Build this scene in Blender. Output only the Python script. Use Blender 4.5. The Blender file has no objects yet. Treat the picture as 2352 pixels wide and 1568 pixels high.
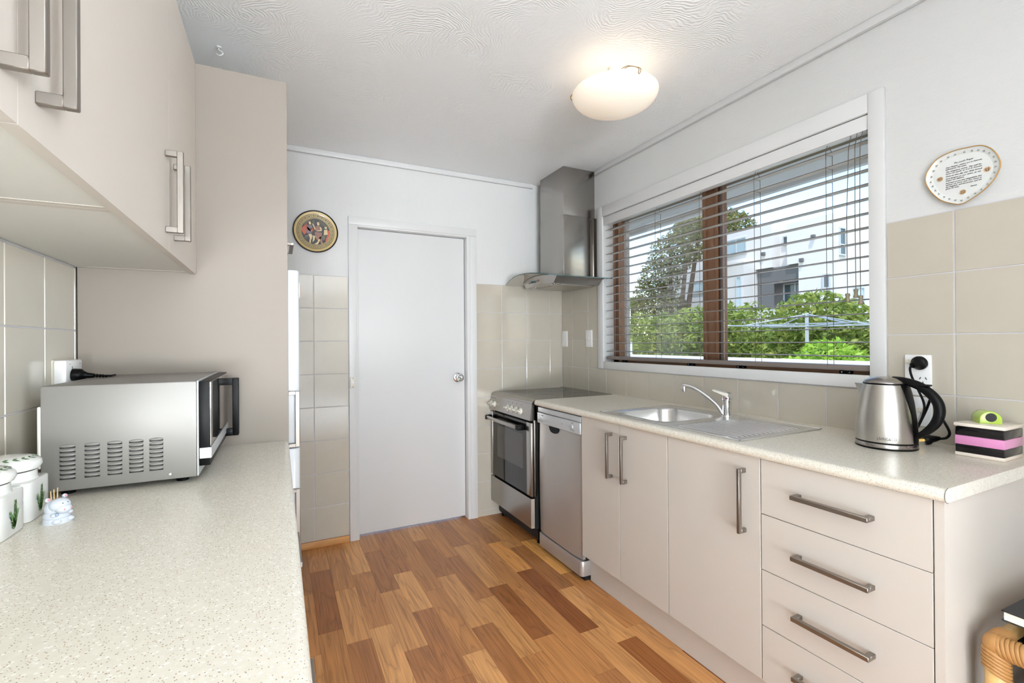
import bpy, bmesh, math, random
from mathutils import Vector, Matrix
random.seed(7)
SC = bpy.context.scene
COL = SC.collection
PI = math.pi

# ------------------------------------------------------------------ camera
cam = bpy.data.cameras.new('camera')
cam.sensor_fit = 'HORIZONTAL'; cam.sensor_width = 36.0
cam.lens = 1077.08 * 36.0 / 2352.0
cam.clip_start = 0.02; cam.clip_end = 300
cam_o = bpy.data.objects.new('camera', cam); COL.objects.link(cam_o)
_f = Vector((0.44532433, 0.89536698, 0.00205109)); _r = Vector((0.89535216, -0.44530043, -0.00721355)); _u = Vector((0.00554543, -0.00504882, 0.99997188))
cam_o.matrix_world = Matrix(((_r.x, _u.x, -_f.x, 0), (_r.y, _u.y, -_f.y, 0), (_r.z, _u.z, -_f.z, 1.2252), (0, 0, 0, 1)))
SC.camera = cam_o

# ------------------------------------------------------------------ world, sun, added fill lights, exposure
world = bpy.data.worlds.new('sky'); SC.world = world; world.use_nodes = True
wn = world.node_tree.nodes; wl = world.node_tree.links
sky = wn.new('ShaderNodeTexSky'); sky.sky_type = 'NISHITA'; sky.sun_disc = False
sky.sun_elevation = math.radians(48); sky.sun_rotation = math.radians(230); sky.air_density = 1.0; sky.dust_density = 0.35; sky.ozone_density = 1.0
wl.new(sky.outputs[0], wn['Background'].inputs[0]); wn['Background'].inputs[1].default_value = 0.47
sun = bpy.data.lights.new('sun', 'SUN'); sun.energy = 4.2; sun.angle = math.radians(0.6); sun.color = (1, .96, .9)
sun_o = bpy.data.objects.new('sun', sun); COL.objects.link(sun_o)
sun_o.rotation_euler = Vector((0.27, 0.36, -0.89)).to_track_quat('-Z', 'Y').to_euler()
def area(name, loc, direction, sx, sy, watts, color=(1, 1, 1)):
    l = bpy.data.lights.new(name, 'AREA'); l.shape = 'RECTANGLE'; l.size = sx; l.size_y = sy; l.energy = watts; l.color = color
    o = bpy.data.objects.new(name, l); COL.objects.link(o); o.location = loc
    o.rotation_euler = Vector(direction).to_track_quat('-Z', 'Z').to_euler(); return o
# added fill lights behind the camera, outside invented doors and windows
area('fill_rear', (-0.95, -6.62, 1.15), (0, 1, 0.0), 2.2, 2.0, 25, (.90, .95, 1.0))
area('fill_rear_up', (-0.95, -6.95, 0.45), (.12, .52, .85), 2.2, 1.0, 860, (.90, .95, 1.0))
area('fill_side', (-2.32, -3.4, 1.30), (1, .25, .35), 2.0, 1.5, 75, (.90, .95, 1.0))
area('fill_east', (2.25, -3.4, 1.30), (-1, .25, .62), 2.0, 1.5, 740, (.90, .95, 1.0))
SC.view_settings.view_transform = 'Standard'; SC.view_settings.look = 'None'
SC.view_settings.exposure = -0.17; SC.view_settings.gamma = 1.0; SC.view_settings.use_curve_mapping = False
SC.cycles.use_denoising = True
SC.cycles.max_bounces = 10; SC.cycles.diffuse_bounces = 6; SC.cycles.glossy_bounces = 5; SC.cycles.transmission_bounces = 6; SC.cycles.transparent_max_bounces = 12
SC.cycles.sample_clamp_indirect = 6.0; SC.cycles.caustics_reflective = False; SC.cycles.caustics_refractive = False

# ------------------------------------------------------------------ materials
def lin(c): return tuple((v / 12.92 if v <= .04045 else ((v + .055) / 1.055) ** 2.4) for v in (x / 255. for x in c))
def mat(name, rgb, rough=.5, metal=0., spec=.5, coat=0., emit=None, estr=0.):
    m = bpy.data.materials.new(name); m.use_nodes = True; b = m.node_tree.nodes['Principled BSDF']
    b.inputs['Base Color'].default_value = (*lin(rgb), 1); b.inputs['Roughness'].default_value = rough
    b.inputs['Metallic'].default_value = metal; b.inputs['Specular IOR Level'].default_value = spec
    b.inputs['Coat Weight'].default_value = coat; b.inputs['Coat Roughness'].default_value = .05
    if emit: b.inputs['Emission Color'].default_value = (*lin(emit), 1); b.inputs['Emission Strength'].default_value = estr
    return m
class N:
    """tiny node helper"""
    def __init__(s, m): s.m = m; s.t = m.node_tree; s.b = s.t.nodes['Principled BSDF']
    def add(s, typ, **kw):
        n = s.t.nodes.new(typ)
        for k, v in kw.items():
            if k.startswith('i_'): n.inputs[k[2:].replace('_', ' ')].default_value = v
            elif isinstance(v, tuple) and k == 'inp':
                pass
            else: setattr(n, k, v)
        return n
    def link(s, a, b): s.t.links.new(a, b)
    def coord(s, which='Object'): return s.add('ShaderNodeTexCoord').outputs[which]
    def mapping(s, vec, scale=(1, 1, 1), loc=(0, 0, 0), rot=(0, 0, 0)):
        n = s.add('ShaderNodeMapping'); s.link(vec, n.inputs[0]); n.inputs['Scale'].default_value = scale; n.inputs['Location'].default_value = loc; n.inputs['Rotation'].default_value = rot; return n.outputs[0]
    def noise(s, vec, scale, detail=3., rough=.5, dist=0.):
        n = s.add('ShaderNodeTexNoise'); s.link(vec, n.inputs['Vector']); n.inputs['Scale'].default_value = scale; n.inputs['Detail'].default_value = detail; n.inputs['Roughness'].default_value = rough; n.inputs['Distortion'].default_value = dist; return n
    def ramp(s, fac, stops):
        n = s.add('ShaderNodeValToRGB'); s.link(fac, n.inputs[0]); e = n.color_ramp.elements
        while len(e) < len(stops): e.new(.5)
        for k, (p, c) in enumerate(stops): e[k].position = p; e[k].color = (*c, 1) if len(c) == 3 else c
        return n.outputs[0]
    def math(s, op, a, b=None, c=None):
        n = s.add('ShaderNodeMath', operation=op)
        for k, v in enumerate((a, b, c)):
            if v is None: continue
            if isinstance(v, (int, float)): n.inputs[k].default_value = v
            else: s.link(v, n.inputs[k])
        return n.outputs[0]
    def vmath(s, op, a, b=None):
        n = s.add('ShaderNodeVectorMath', operation=op)
        for k, v in enumerate((a, b)):
            if v is None: continue
            if isinstance(v, tuple): n.inputs[k].default_value = v
            else: s.link(v, n.inputs[k])
        return n
    def mix(s, fac, a, b, mode='MIX'):
        n = s.add('ShaderNodeMix', data_type='RGBA', blend_type=mode)
        for k, v in ((0, fac), (6, a), (7, b)):
            if isinstance(v, (int, float)): n.inputs[k].default_value = v
            elif isinstance(v, tuple): n.inputs[k].default_value = (*v, 1)
            else: s.link(v, n.inputs[k])
        return n.outputs[2]
    def bump(s, h, strength=.3, dist=.01):
        n = s.add('ShaderNodeBump'); s.link(h, n.inputs['Height']); n.inputs['Strength'].default_value = strength; n.inputs['Distance'].default_value = dist; s.link(n.outputs[0], s.b.inputs['Normal'])
    def color(s, c): s.link(c, s.b.inputs['Base Color'])

MT = {}
def P(name, *a, **k): MT[name] = mat(name, *a, **k); return MT[name]
P('cabinet', (201, 193, 184), .45, spec=.35)
P('tall_panel_dimmed', (151, 142, 133), .5, spec=.3)  # darker copy of the cabinet colour, shade put into the tone
P('under', (214, 212, 205), .55)
P('tile', (207, 200, 183), .1, spec=.5)
P('tile_left_lightened', (207, 201, 184), .12, spec=.5)
P('grout', (206, 204, 208), .85)
P('white_trim', (219, 219, 219), .35, spec=.4)
P('door_white', (219, 219, 219), .42, spec=.35)
P('white_plastic', (238, 238, 238), .3)
P('cream_plastic', (226, 223, 212), .35)
P('fridge_white', (216, 220, 223), .22)
P('steel', (168, 164, 160), .25, metal=1.)
P('steel_dark', (150, 143, 136), .33, metal=1.)
P('sink_steel', (226, 226, 226), .22, metal=.82)
P('handle_steel', (152, 145, 138), .4, metal=1.)
P('chrome', (225, 226, 228), .07, metal=1.)
P('silver_paint', (198, 200, 202), .38, metal=.35)
P('dw_silver', (188, 184, 181), .38, metal=.6)
P('black_plastic', (10, 10, 11), .4, spec=.16)
P('black_matte', (10, 10, 11), .6)
P('black_glass', (8, 8, 9), .03, spec=.7)
P('oven_glass', (14, 13, 13), .05, spec=.6)
P('oven_window', (74, 72, 70), .12, spec=.6)
P('brown_alu', (132, 96, 72), .42, spec=.4)
P('brown_dark', (62, 42, 32), .5)
P('slat', (226, 224, 218), .35)  # faces paler than the taupe edges: window glow put into the colour
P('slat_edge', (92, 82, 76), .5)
P('rail', (122, 112, 107), .45)
P('cord', (98, 89, 80), .8)
P('tassel', (132, 122, 100), .5)
P('microwave_silver', (138, 135, 131), .42, metal=.25)
P('mirror_silver', (190, 186, 180), .05, metal=1.)
P('ceramic_white', (226, 226, 222), .12, coat=.4)
P('hippo', (206, 212, 222), .15, coat=.3)
P('leaf_print', (126, 172, 96), .5)
P('leaf_print_dark', (66, 112, 60), .5)
P('blue_print', (150, 176, 205), .5)
P('pink_print', (214, 140, 160), .4)
P('pick_wood', (222, 180, 128), .7)
P('pine', (206, 150, 92), .45)
P('gold', (196, 148, 78), .3, metal=.6)
P('gold_band', (196, 172, 118), .4, metal=.1)
P('gold_dull', (160, 142, 98), .45, metal=.1)
P('plate_black', (20, 16, 18), .2, coat=.4)
P('plate_red', (190, 92, 66), .35)
P('plate_mauve', (126, 108, 120), .35)
P('plate_brown', (150, 108, 92), .35)
P('plate_cream', (218, 194, 150), .35)
P('plate_olive', (104, 96, 76), .4)
P('bisque', (222, 224, 222), .25, coat=.3)
P('bisque_dark', (150, 152, 146), .5)
P('peach', (220, 186, 150), .5)
P('ink', (34, 30, 34), .6)
P('lime', (176, 204, 84), .18, coat=.5)
P('pink', (214, 138, 186), .15, coat=.5)
P('gloss_black', (16, 15, 18), .1, spec=.4)
P('bone', (234, 222, 210), .15, coat=.4)
P('red_dot', (200, 40, 34), .4)
P('blue_dot', (30, 40, 110), .4)
P('bamboo_wrap', (176, 128, 74), .5)
P('paper', (232, 228, 218), .8)
P('book_black', (38, 38, 40), .5)
P('binder_blue', (60, 74, 98), .4)
P('smoke_plastic', (84, 80, 76), .2)
P('brass', (150, 122, 70), .3, metal=1.)
P('render_white', (224, 222, 220), .8)
P('house_grey', (208, 207, 206), .8)
P('dark_screen', (104, 104, 104), .6)
P('win_blue', (176, 196, 206), .1, spec=.7)
P('win_dark', (84, 94, 100), .1, spec=.7)
P('win_frame', (196, 202, 204), .4)
P('roof_white', (240, 240, 238), .6)
P('galv', (196, 200, 204), .4, metal=.6)
P('fence_dark', (70, 64, 60), .8)
P('ground', (120, 124, 92), .95)
P('trunk', (96, 78, 62), .9)
P('bounce_pale', (238, 240, 243), .95)  # pale tone for the added floor that bounces light to the ceiling
P('led', (60, 90, 100), .2)
P('mark_grey', (90, 90, 92), .6)
P('filter_mesh', (178, 174, 166), .4, metal=.8)
P('hob_ring', (52, 50, 50), .2)

def nz(m):
    return N(MT[m])
# textured wallpapers
def wallpaper(name, rgb, horizontal):
    m = P(name, rgb, .62, spec=.25); n = N(m); v = n.coord('Object')
    sc = (6, 60, 300) if horizontal else (260, 260, 14)
    a = n.noise(n.mapping(v, sc), 1., 3., .6).outputs[0]
    if horizontal:
        w = n.add('ShaderNodeTexWave', wave_type='BANDS', bands_direction='Z'); n.link(v, w.inputs[0]); w.inputs['Scale'].default_value = 52; w.inputs['Distortion'].default_value = 2.2; w.inputs['Detail'].default_value = 2; w.inputs['Detail Scale'].default_value = 2.5
        a = n.math('ADD', n.math('MULTIPLY', a, .5), n.math('MULTIPLY', w.outputs[1], .5))
    n.bump(a, .22 if horizontal else .3, .004)
wallpaper('paper_back', (221, 221, 220), False)
wallpaper('paper_right', (214, 214, 213), True)
P('wall_paint', (228, 227, 224), .65)
# swirled plaster ceiling: fans of trowel strokes round scattered centres
m = P('ceiling_plaster', (247, 248, 248), .6, spec=.3); n = N(m); v = n.coord('Object')
warp = n.noise(v, 3.2, 2., .5); wv = n.vmath('ADD', v, n.vmath('MULTIPLY', n.vmath('SUBTRACT', warp.outputs['Color'], (.5, .5, .5)).outputs[0], (.22, .22, 0)).outputs[0]).outputs[0]
vo = n.add('ShaderNodeTexVoronoi', feature='F1', voronoi_dimensions='2D'); n.link(wv, vo.inputs['Vector']); vo.inputs['Scale'].default_value = 4.2; vo.inputs['Randomness'].default_value = 1
off = n.vmath('MULTIPLY', n.vmath('SUBTRACT', vo.outputs['Color'], (.5, .5, .5)).outputs[0], (.5, .5, 0)).outputs[0]
rel = n.vmath('SUBTRACT', wv, n.vmath('ADD', vo.outputs['Position'], off).outputs[0]).outputs[0]
rel2 = n.vmath('MULTIPLY', rel, (1, 1, 0)).outputs[0]
ln = n.vmath('LENGTH', rel2).outputs['Value']
jit = n.noise(v, 14., 3., .6).outputs[0]
ring = n.math('SINE', n.math('ADD', n.math('MULTIPLY', ln, 480.), n.math('MULTIPLY', jit, 26.)))
fade = n.noise(v, 2.6, 2., .5).outputs[0]; fade = n.ramp(fade, [(.42, (0, 0, 0)), (.62, (1, 1, 1))])
fine = n.noise(v, 30., 4., .6).outputs[0]
hgt = n.math('ADD', n.math('MULTIPLY', n.math('MULTIPLY', ring, .5), fade), n.math('MULTIPLY', fine, 1.1))
n.bump(hgt, .34, .003)
# speckled laminate
m = P('laminate', (226, 221, 207), .26, spec=.55); n = N(m); v = n.coord('Object')
v1 = n.add('ShaderNodeTexVoronoi'); n.link(n.mapping(v, (330, 240, 330), rot=(0, 0, .5)), v1.inputs['Vector']); v1.inputs['Scale'].default_value = 1
s1 = n.ramp(v1.outputs['Distance'], [(.2, (1, 1, 1)), (.3, (0, 0, 0))])
pick = n.ramp(v1.outputs['Color'], [(.0, (1, 1, 1)), (.54, (1, 1, 1)), (.57, (0, 0, 0))])
fl = n.math('MULTIPLY', s1, pick)
v2 = n.add('ShaderNodeTexVoronoi'); n.link(n.mapping(v, (150, 190, 150), loc=(3, 5, 1)), v2.inputs['Vector']); v2.inputs['Scale'].default_value = 1
s2 = n.math('MULTIPLY', n.ramp(v2.outputs['Distance'], [(.22, (1, 1, 1)), (.36, (0, 0, 0))]), n.ramp(v2.outputs['Color'], [(0, (1, 1, 1)), (.5, (1, 1, 1)), (.53, (0, 0, 0))]))
big = n.noise(v, 90., 3., .6).outputs[0]
base = n.mix(big, lin((232, 227, 215)), lin((213, 206, 190)))
c1 = n.mix(s2, base, lin((240, 237, 228)))
fc = n.mix(v1.outputs['Color'], lin((120, 112, 100)), lin((196, 160, 124)))
n.color(n.mix(n.math('MULTIPLY', fl, .85), c1, fc))
# wood planks (tint from the object's own colour)
m = P('plank', (160, 112, 72), .34, spec=.42); n = N(m); v = n.coord('Object'); oi = n.add('ShaderNodeObjectInfo')
rnd = n.add('ShaderNodeCombineXYZ'); n.link(n.math('MULTIPLY', oi.outputs['Random'], 37.), rnd.inputs[0]); n.link(n.math('MULTIPLY', oi.outputs['Random'], 91.), rnd.inputs[1])
vv = n.vmath('ADD', v, rnd.outputs[0]).outputs[0]
g1 = n.noise(n.mapping(vv, (15, 1.5, 1)), 1., 2., .45, .7).outputs[0]
g2 = n.noise(n.mapping(vv, (150, 2.6, 1)), 1., 3., .55, .15).outputs[0]
rings = n.math('FRACT', n.math('MULTIPLY', g1, 6.))
rg = n.ramp(rings, [(0, (.72, .69, .66)), (.12, (.94, .93, .92)), (.75, (1.1, 1.1, 1.1)), (1, (.88, .87, .86))])
gg = n.ramp(g2, [(.25, (.62, .57, .52)), (.5, (1, 1, 1)), (.75, (1.15, 1.15, 1.12))])
n.color(n.mix(1., n.mix(1., oi.outputs['Color'], rg, 'MULTIPLY'), gg, 'MULTIPLY'))
n.bump(g2, .05, .002)
# base floor beyond the built planks
m = P('floor_far', (158, 112, 74), .34); n = N(m); v = n.coord('Object')
br = n.add('ShaderNodeTexBrick'); n.link(n.mapping(v, (1, 1, 1), rot=(0, 0, PI / 2)), br.inputs['Vector']); br.inputs['Scale'].default_value = 1; br.inputs['Brick Width'].default_value = .49; br.inputs['Row Height'].default_value = .0985; br.inputs['Mortar Size'].default_value = .0006
br.inputs['Color1'].default_value = (*lin((178, 132, 90)), 1); br.inputs['Color2'].default_value = (*lin((132, 88, 56)), 1); br.inputs['Mortar'].default_value = (*lin((80, 52, 34)), 1)
g = n.noise(n.mapping(v, (120, 5, 1)), 1., 4., .6).outputs[0]
n.color(n.mix(1., br.outputs[0], n.ramp(g, [(.3, (.7, .7, .7)), (.6, (1.05, 1.05, 1.05))]), 'MULTIPLY'))
# pine strip, bamboo
for k, s in (('pine', (4, 40, 40)),):
    n = nz(k); v = n.coord('Object'); g = n.noise(n.mapping(v, s), 1.6, 3., .6, .5).outputs[0]; n.color(n.mix(g, lin((222, 172, 112)), lin((178, 116, 64))))
m = P('bamboo', (222, 182, 112), .3, coat=.2); n = N(m); v = n.coord('Object'); g = n.noise(v, 40., 3., .6).outputs[0]; n.color(n.mix(g, lin((236, 204, 140)), lin((200, 152, 84))))
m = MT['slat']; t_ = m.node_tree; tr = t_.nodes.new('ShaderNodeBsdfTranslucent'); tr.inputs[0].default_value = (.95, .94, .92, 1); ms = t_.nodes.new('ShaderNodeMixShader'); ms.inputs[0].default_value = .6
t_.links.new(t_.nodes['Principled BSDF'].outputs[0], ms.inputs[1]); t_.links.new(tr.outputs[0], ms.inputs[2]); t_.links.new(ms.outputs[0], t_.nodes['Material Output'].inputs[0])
# brushed metals: faint stretched roughness variation
for k, s in (('steel_dark', (2, 160, 4)), ('dw_silver', (40, 40, 40)), ('sink_steel', (60, 6, 6)), ('handle_steel', (30, 30, 30))):
    n = nz(k); v = n.coord('Object'); g = n.noise(n.mapping(v, s), 1., 3., .6).outputs[0]
    r0 = n.b.inputs['Roughness'].default_value; n.link(n.math('ADD', n.math('MULTIPLY', g, .04), r0 - .02), n.b.inputs['Roughness'])
# tiles: faint mottling of the glaze
for k, ca, cb in (('tile', (195, 188, 175), (187, 179, 164)), ('tile_left_lightened', (216, 211, 199), (208, 202, 188))):  # left-wall copy is paler, making up in colour for weaker light
    n = nz(k); v = n.coord('Object'); oi = n.add('ShaderNodeObjectInfo'); g = n.noise(v, 9., 2., .5).outputs[0]
    c = n.mix(g, lin(ca), lin(cb)); n.color(c)
# leaves: per-leaf tint from a colour attribute is not needed, noise on position is enough
def leafmat(name, a, b, c):
    m = P(name, a, .55, spec=.3); n = N(m); v = n.coord('Object'); g = n.noise(v, 3.5, 4., .7).outputs[0]
    n.color(n.ramp(g, [(.3, lin(a)), (.5, lin(b)), (.72, lin(c))]))
    t = n.t; tr = t.nodes.new('ShaderNodeBsdfTranslucent'); ms = t.nodes.new('ShaderNodeMixShader'); ms.inputs[0].default_value = .35
    for l in list(n.b.inputs['Base Color'].links): t.links.new(l.from_socket, tr.inputs[0])
    out = t.nodes['Material Output']; t.links.new(n.b.outputs[0], ms.inputs[1]); t.links.new(tr.outputs[0], ms.inputs[2]); t.links.new(ms.outputs[0], out.inputs[0])
leafmat('leaf_hedge', (96, 118, 52), (142, 160, 76), (204, 200, 112))
leafmat('leaf_bright', (120, 160, 50), (170, 205, 78), (206, 224, 120))
leafmat('leaf_dark', (86, 92, 52), (132, 134, 82), (184, 174, 116))
leafmat('leaf_palm', (96, 118, 66), (140, 156, 92), (180, 180, 120))
# roughcast plaster outside
m = P('roughcast', (196, 190, 186), .9); n = N(m); v = n.coord('Object'); g = n.noise(v, 55., 4., .7).outputs[0]; n.bump(g, .9, .02); n.color(n.ramp(g, [(.3, lin((128, 122, 119))), (.55, lin((178, 173, 170)))]))
# thin clear panes
def glassmat(name, tint, refl):
    m = bpy.data.materials.new(name); m.use_nodes = True; t = m.node_tree; t.nodes.remove(t.nodes['Principled BSDF'])
    tr = t.nodes.new('ShaderNodeBsdfTransparent'); tr.inputs[0].default_value = (*tint, 1); gl = t.nodes.new('ShaderNodeBsdfGlossy'); gl.inputs['Roughness'].default_value = .02
    fr = t.nodes.new('ShaderNodeFresnel'); fr.inputs[0].default_value = 1.45; mu = t.nodes.new('ShaderNodeMath'); mu.operation = 'MULTIPLY'; mu.inputs[1].default_value = refl; t.links.new(fr.outputs[0], mu.inputs[0])
    ms = t.nodes.new('ShaderNodeMixShader'); t.links.new(mu.outputs[0], ms.inputs[0]); t.links.new(tr.outputs[0], ms.inputs[1]); t.links.new(gl.outputs[0], ms.inputs[2])
    t.links.new(ms.outputs[0], t.nodes['Material Output'].inputs[0]); MT[name] = m
glassmat('pane_glass', (.98, .985, .985), .25)
glassmat('hood_glass', (.80, .87, .86), 1.2)
glassmat('shelf_glass', (.78, .88, .84), 1.2)
# lamp bowl: opal glass, lit from the bulb inside it
m = P('opal', (244, 236, 222), .25, emit=(255, 232, 205), estr=.34)

# ------------------------------------------------------------------ mesh helpers
class B:
    def __init__(s): s.bm = bmesh.new()
    def _merge(s, t, M=None, smooth=False):
        if smooth:
            for f in t.faces: f.smooth = True
        if M is not None: bmesh.ops.transform(t, matrix=M, verts=t.verts)
        me = bpy.data.meshes.new('tmp'); t.to_mesh(me); t.free(); s.bm.from_mesh(me); bpy.data.meshes.remove(me); return s
    def box(s, x0, x1, y0, y1, z0, z1, bev=0., seg=2, M=None):
        t = bmesh.new(); bmesh.ops.create_cube(t, size=1.)
        bmesh.ops.transform(t, matrix=Matrix.Translation(((x0 + x1) / 2, (y0 + y1) / 2, (z0 + z1) / 2)) @ Matrix.Diagonal((abs(x1 - x0), abs(y1 - y0), abs(z1 - z0), 1)), verts=t.verts)
        if bev: bmesh.ops.bevel(t, geom=t.edges[:], offset=bev, segments=seg, profile=.5, affect='EDGES')
        return s._merge(t, M)
    def cyl(s, p0, p1, r0, r1=None, seg=24, bev=0.):
        r1 = r0 if r1 is None else r1; p0 = Vector(p0); p1 = Vector(p1); d = p1 - p0
        t = bmesh.new(); bmesh.ops.create_cone(t, cap_ends=True, segments=seg, radius1=r0, radius2=r1, depth=d.length)
        if bev:
            ed = [e for e in t.edges if abs(e.verts[0].co.z - e.verts[1].co.z) < 1e-7]
            bmesh.ops.bevel(t, geom=ed, offset=bev, segments=2, profile=.5, affect='EDGES')
        q = d.to_track_quat('Z', 'Y').to_matrix().to_4x4()
        return s._merge(t, Matrix.Translation((p0 + p1) / 2) @ q, True)
    def lathe(s, prof, c=(0, 0, 0), seg=40, M=None, sx=1., sy=1.):
        t = bmesh.new(); rings = []
        for r, z in prof:
            if r < 1e-6: rings.append([t.verts.new((0, 0, z))])
            else: rings.append([t.verts.new((r * sx * math.cos(2 * PI * k / seg), r * sy * math.sin(2 * PI * k / seg), z)) for k in range(seg)])
        for a, b in zip(rings, rings[1:]):
            for k in range(seg):
                k2 = (k + 1) % seg
                if len(a) == 1 and len(b) == 1: continue
                if len(a) == 1: t.faces.new((a[0], b[k], b[k2]))
                elif len(b) == 1: t.faces.new((a[k], a[k2], b[0]))
                else: t.faces.new((a[k], a[k2], b[k2], b[k]))
        bmesh.ops.recalc_face_normals(t, faces=t.faces)
        return s._merge(t, Matrix.Translation(c) @ (M or Matrix()), True)
    def tube(s, pts, r, seg=10, closed=False, caps=True):
        pts = [Vector(p) for p in pts]; n = len(pts); rs = r if isinstance(r, (list, tuple)) else [r] * n
        t = bmesh.new(); rings = []; up = None
        for k in range(n):
            a = pts[k - 1] if (k or closed) else pts[0]; b = pts[(k + 1) % n] if (k < n - 1 or closed) else pts[-1]
            d = (b - a).normalized()
            if up is None:
                up = d.orthogonal().normalized()
            else:
                up = (up - d * up.dot(d)); up = up.normalized() if up.length > 1e-6 else d.orthogonal().normalized()
            w = d.cross(up)
            rings.append([t.verts.new(pts[k] + (up * math.cos(2 * PI * j / seg) + w * math.sin(2 * PI * j / seg)) * rs[k]) for j in range(seg)])
        pairs = list(zip(rings, rings[1:])) + ([(rings[-1], rings[0])] if closed else [])
        for a, b in pairs:
            for j in range(seg): t.faces.new((a[j], a[(j + 1) % seg], b[(j + 1) % seg], b[j]))
        if caps and not closed: t.faces.new(rings[0][::-1]); t.faces.new(rings[-1])
        bmesh.ops.recalc_face_normals(t, faces=t.faces); return s._merge(t, None, True)
    def prism(s, poly, h, M=None, bev=0.):
        t = bmesh.new(); a = [t.verts.new((x, y, 0)) for x, y in poly]; b = [t.verts.new((x, y, h)) for x, y in poly]; k = len(poly)
        t.faces.new(a[::-1]); t.faces.new(b)
        for i in range(k): t.faces.new((a[i], a[(i + 1) % k], b[(i + 1) % k], b[i]))
        bmesh.ops.recalc_face_normals(t, faces=t.faces)
        if bev: bmesh.ops.bevel(t, geom=[e for e in t.edges if abs(e.verts[0].co.z - e.verts[1].co.z) < 1e-7], offset=bev, segments=2, profile=.5, affect='EDGES')
        if len(poly) > 10:
            for f in t.faces: f.smooth = len(f.verts) < 6
        return s._merge(t, M)
    def ball(s, c, rx, ry=None, rz=None, seg=20, M=None):
        ry = ry or rx; rz = rz or rx; t = bmesh.new(); bmesh.ops.create_uvsphere(t, u_segments=seg, v_segments=seg // 2 + 2, radius=1.)
        return s._merge(t, Matrix.Translation(c) @ (M or Matrix()) @ Matrix.Diagonal((rx, ry, rz, 1)), True)
    def grid(s, rows):
        """rows of equal-length point lists -> surface"""
        t = bmesh.new(); vs = [[t.verts.new(p) for p in r] for r in rows]
        for a, b in zip(vs, vs[1:]):
            for k in range(len(a) - 1): t.faces.new((a[k], a[k + 1], b[k + 1], b[k]))
        bmesh.ops.recalc_face_normals(t, faces=t.faces); return s._merge(t, None, True)
    def polys(s, verts, faces):
        me = bpy.data.meshes.new('tmp'); me.from_pydata(verts, [], faces); s.bm.from_mesh(me); bpy.data.meshes.remove(me); return s

def obj(name, b, material, parent=None, smooth=40, kind=None, label=None):
    if isinstance(b, B):
        bm = b.bm; bm.verts.ensure_lookup_table()
        xs = [v.co for v in bm.verts]
        lo = Vector((min(v.x for v in xs), min(v.y for v in xs), min(v.z for v in xs))); hi = Vector((max(v.x for v in xs), max(v.y for v in xs), max(v.z for v in xs)))
        c = Vector(((lo.x + hi.x) / 2, (lo.y + hi.y) / 2, lo.z)); bmesh.ops.translate(bm, vec=-c, verts=bm.verts)
        me = bpy.data.meshes.new(name); bm.to_mesh(me); bm.free()
        if smooth:
            me.set_sharp_from_angle(angle=math.radians(smooth))
        else:
            for p in me.polygons: p.use_smooth = False
        me.materials.append(MT[material] if isinstance(material, str) else material)
    else: me, c = b
    o = bpy.data.objects.new(name, me); COL.objects.link(o); o.location = c
    if parent is not None: attach(o, parent)
    if kind: o['kind'] = kind
    if label: o['label'] = label
    return o
WORLD = {}
def attach(o, parent):
    o.parent = parent; o.matrix_parent_inverse = Matrix.Translation(-WORLD.get(parent.name, parent.location.copy()))
    WORLD[o.name] = o.location.copy()
def wloc(o): return WORLD.get(o.name, o.location.copy())
def thing(name, label, cat, loc=(0, 0, 0), group=None):
    o = bpy.data.objects.new(name, None); COL.objects.link(o); o.location = loc; o.empty_display_size = .05
    o['label'] = label; o['category'] = cat
    if group: o['group'] = group
    WORLD[o.name] = Vector(loc); return o
def tag(o, label, cat, group=None):
    o['label'] = label; o['category'] = cat
    if group: o['group'] = group
    return o
def struct(name, b, material, label=None, smooth=40):
    o = obj(name, b, material, smooth=smooth, kind='structure'); WORLD[o.name] = o.location.copy()
    if label: o['label'] = label
    return o
def text(name, body, size, material, parent, M, shear=0., align='LEFT', bold=0., extrude=.0002, width=None):
    cu = bpy.data.curves.new('txt', 'FONT'); cu.body = body; cu.size = size; cu.shear = shear; cu.align_x = align; cu.offset = bold; cu.extrude = extrude; cu.resolution_u = 2
    t = bpy.data.objects.new('txt', cu); COL.objects.link(t); dg = bpy.context.evaluated_depsgraph_get(); dg.update()
    me = bpy.data.meshes.new_from_object(t.evaluated_get(dg)); bpy.data.objects.remove(t); bpy.data.curves.remove(cu)
    if width:
        xs = [v.co.x for v in me.vertices]; w = max(xs) - min(xs)
        me.transform(Matrix.Diagonal((width / w, 1, 1, 1)))
    me.transform(M); b = B(); b.bm.from_mesh(me); bpy.data.meshes.remove(me)
    return obj(name, b, material, parent, smooth=0)
def bez(p0, p1, p2, p3, n=12):
    out = []
    for k in range(n + 1):
        t = k / n; a = (1 - t); out.append(Vector(p0) * a ** 3 + Vector(p1) * 3 * a * a * t + Vector(p2) * 3 * a * t * t + Vector(p3) * t ** 3)
    return out
def catmull(P_, n=6):
    P_ = [Vector(p) for p in P_]; Q = [P_[0]] + P_ + [P_[-1]]; out = []
    for i in range(1, len(Q) - 2):
        a, b, c, d = Q[i - 1:i + 3]
        for k in range(n):
            t = k / n; out.append(.5 * ((2 * b) + (c - a) * t + (2 * a - 5 * b + 4 * c - d) * t * t + (3 * b - a - 3 * c + d) * t ** 3))
    out.append(P_[-1]); return out

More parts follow.
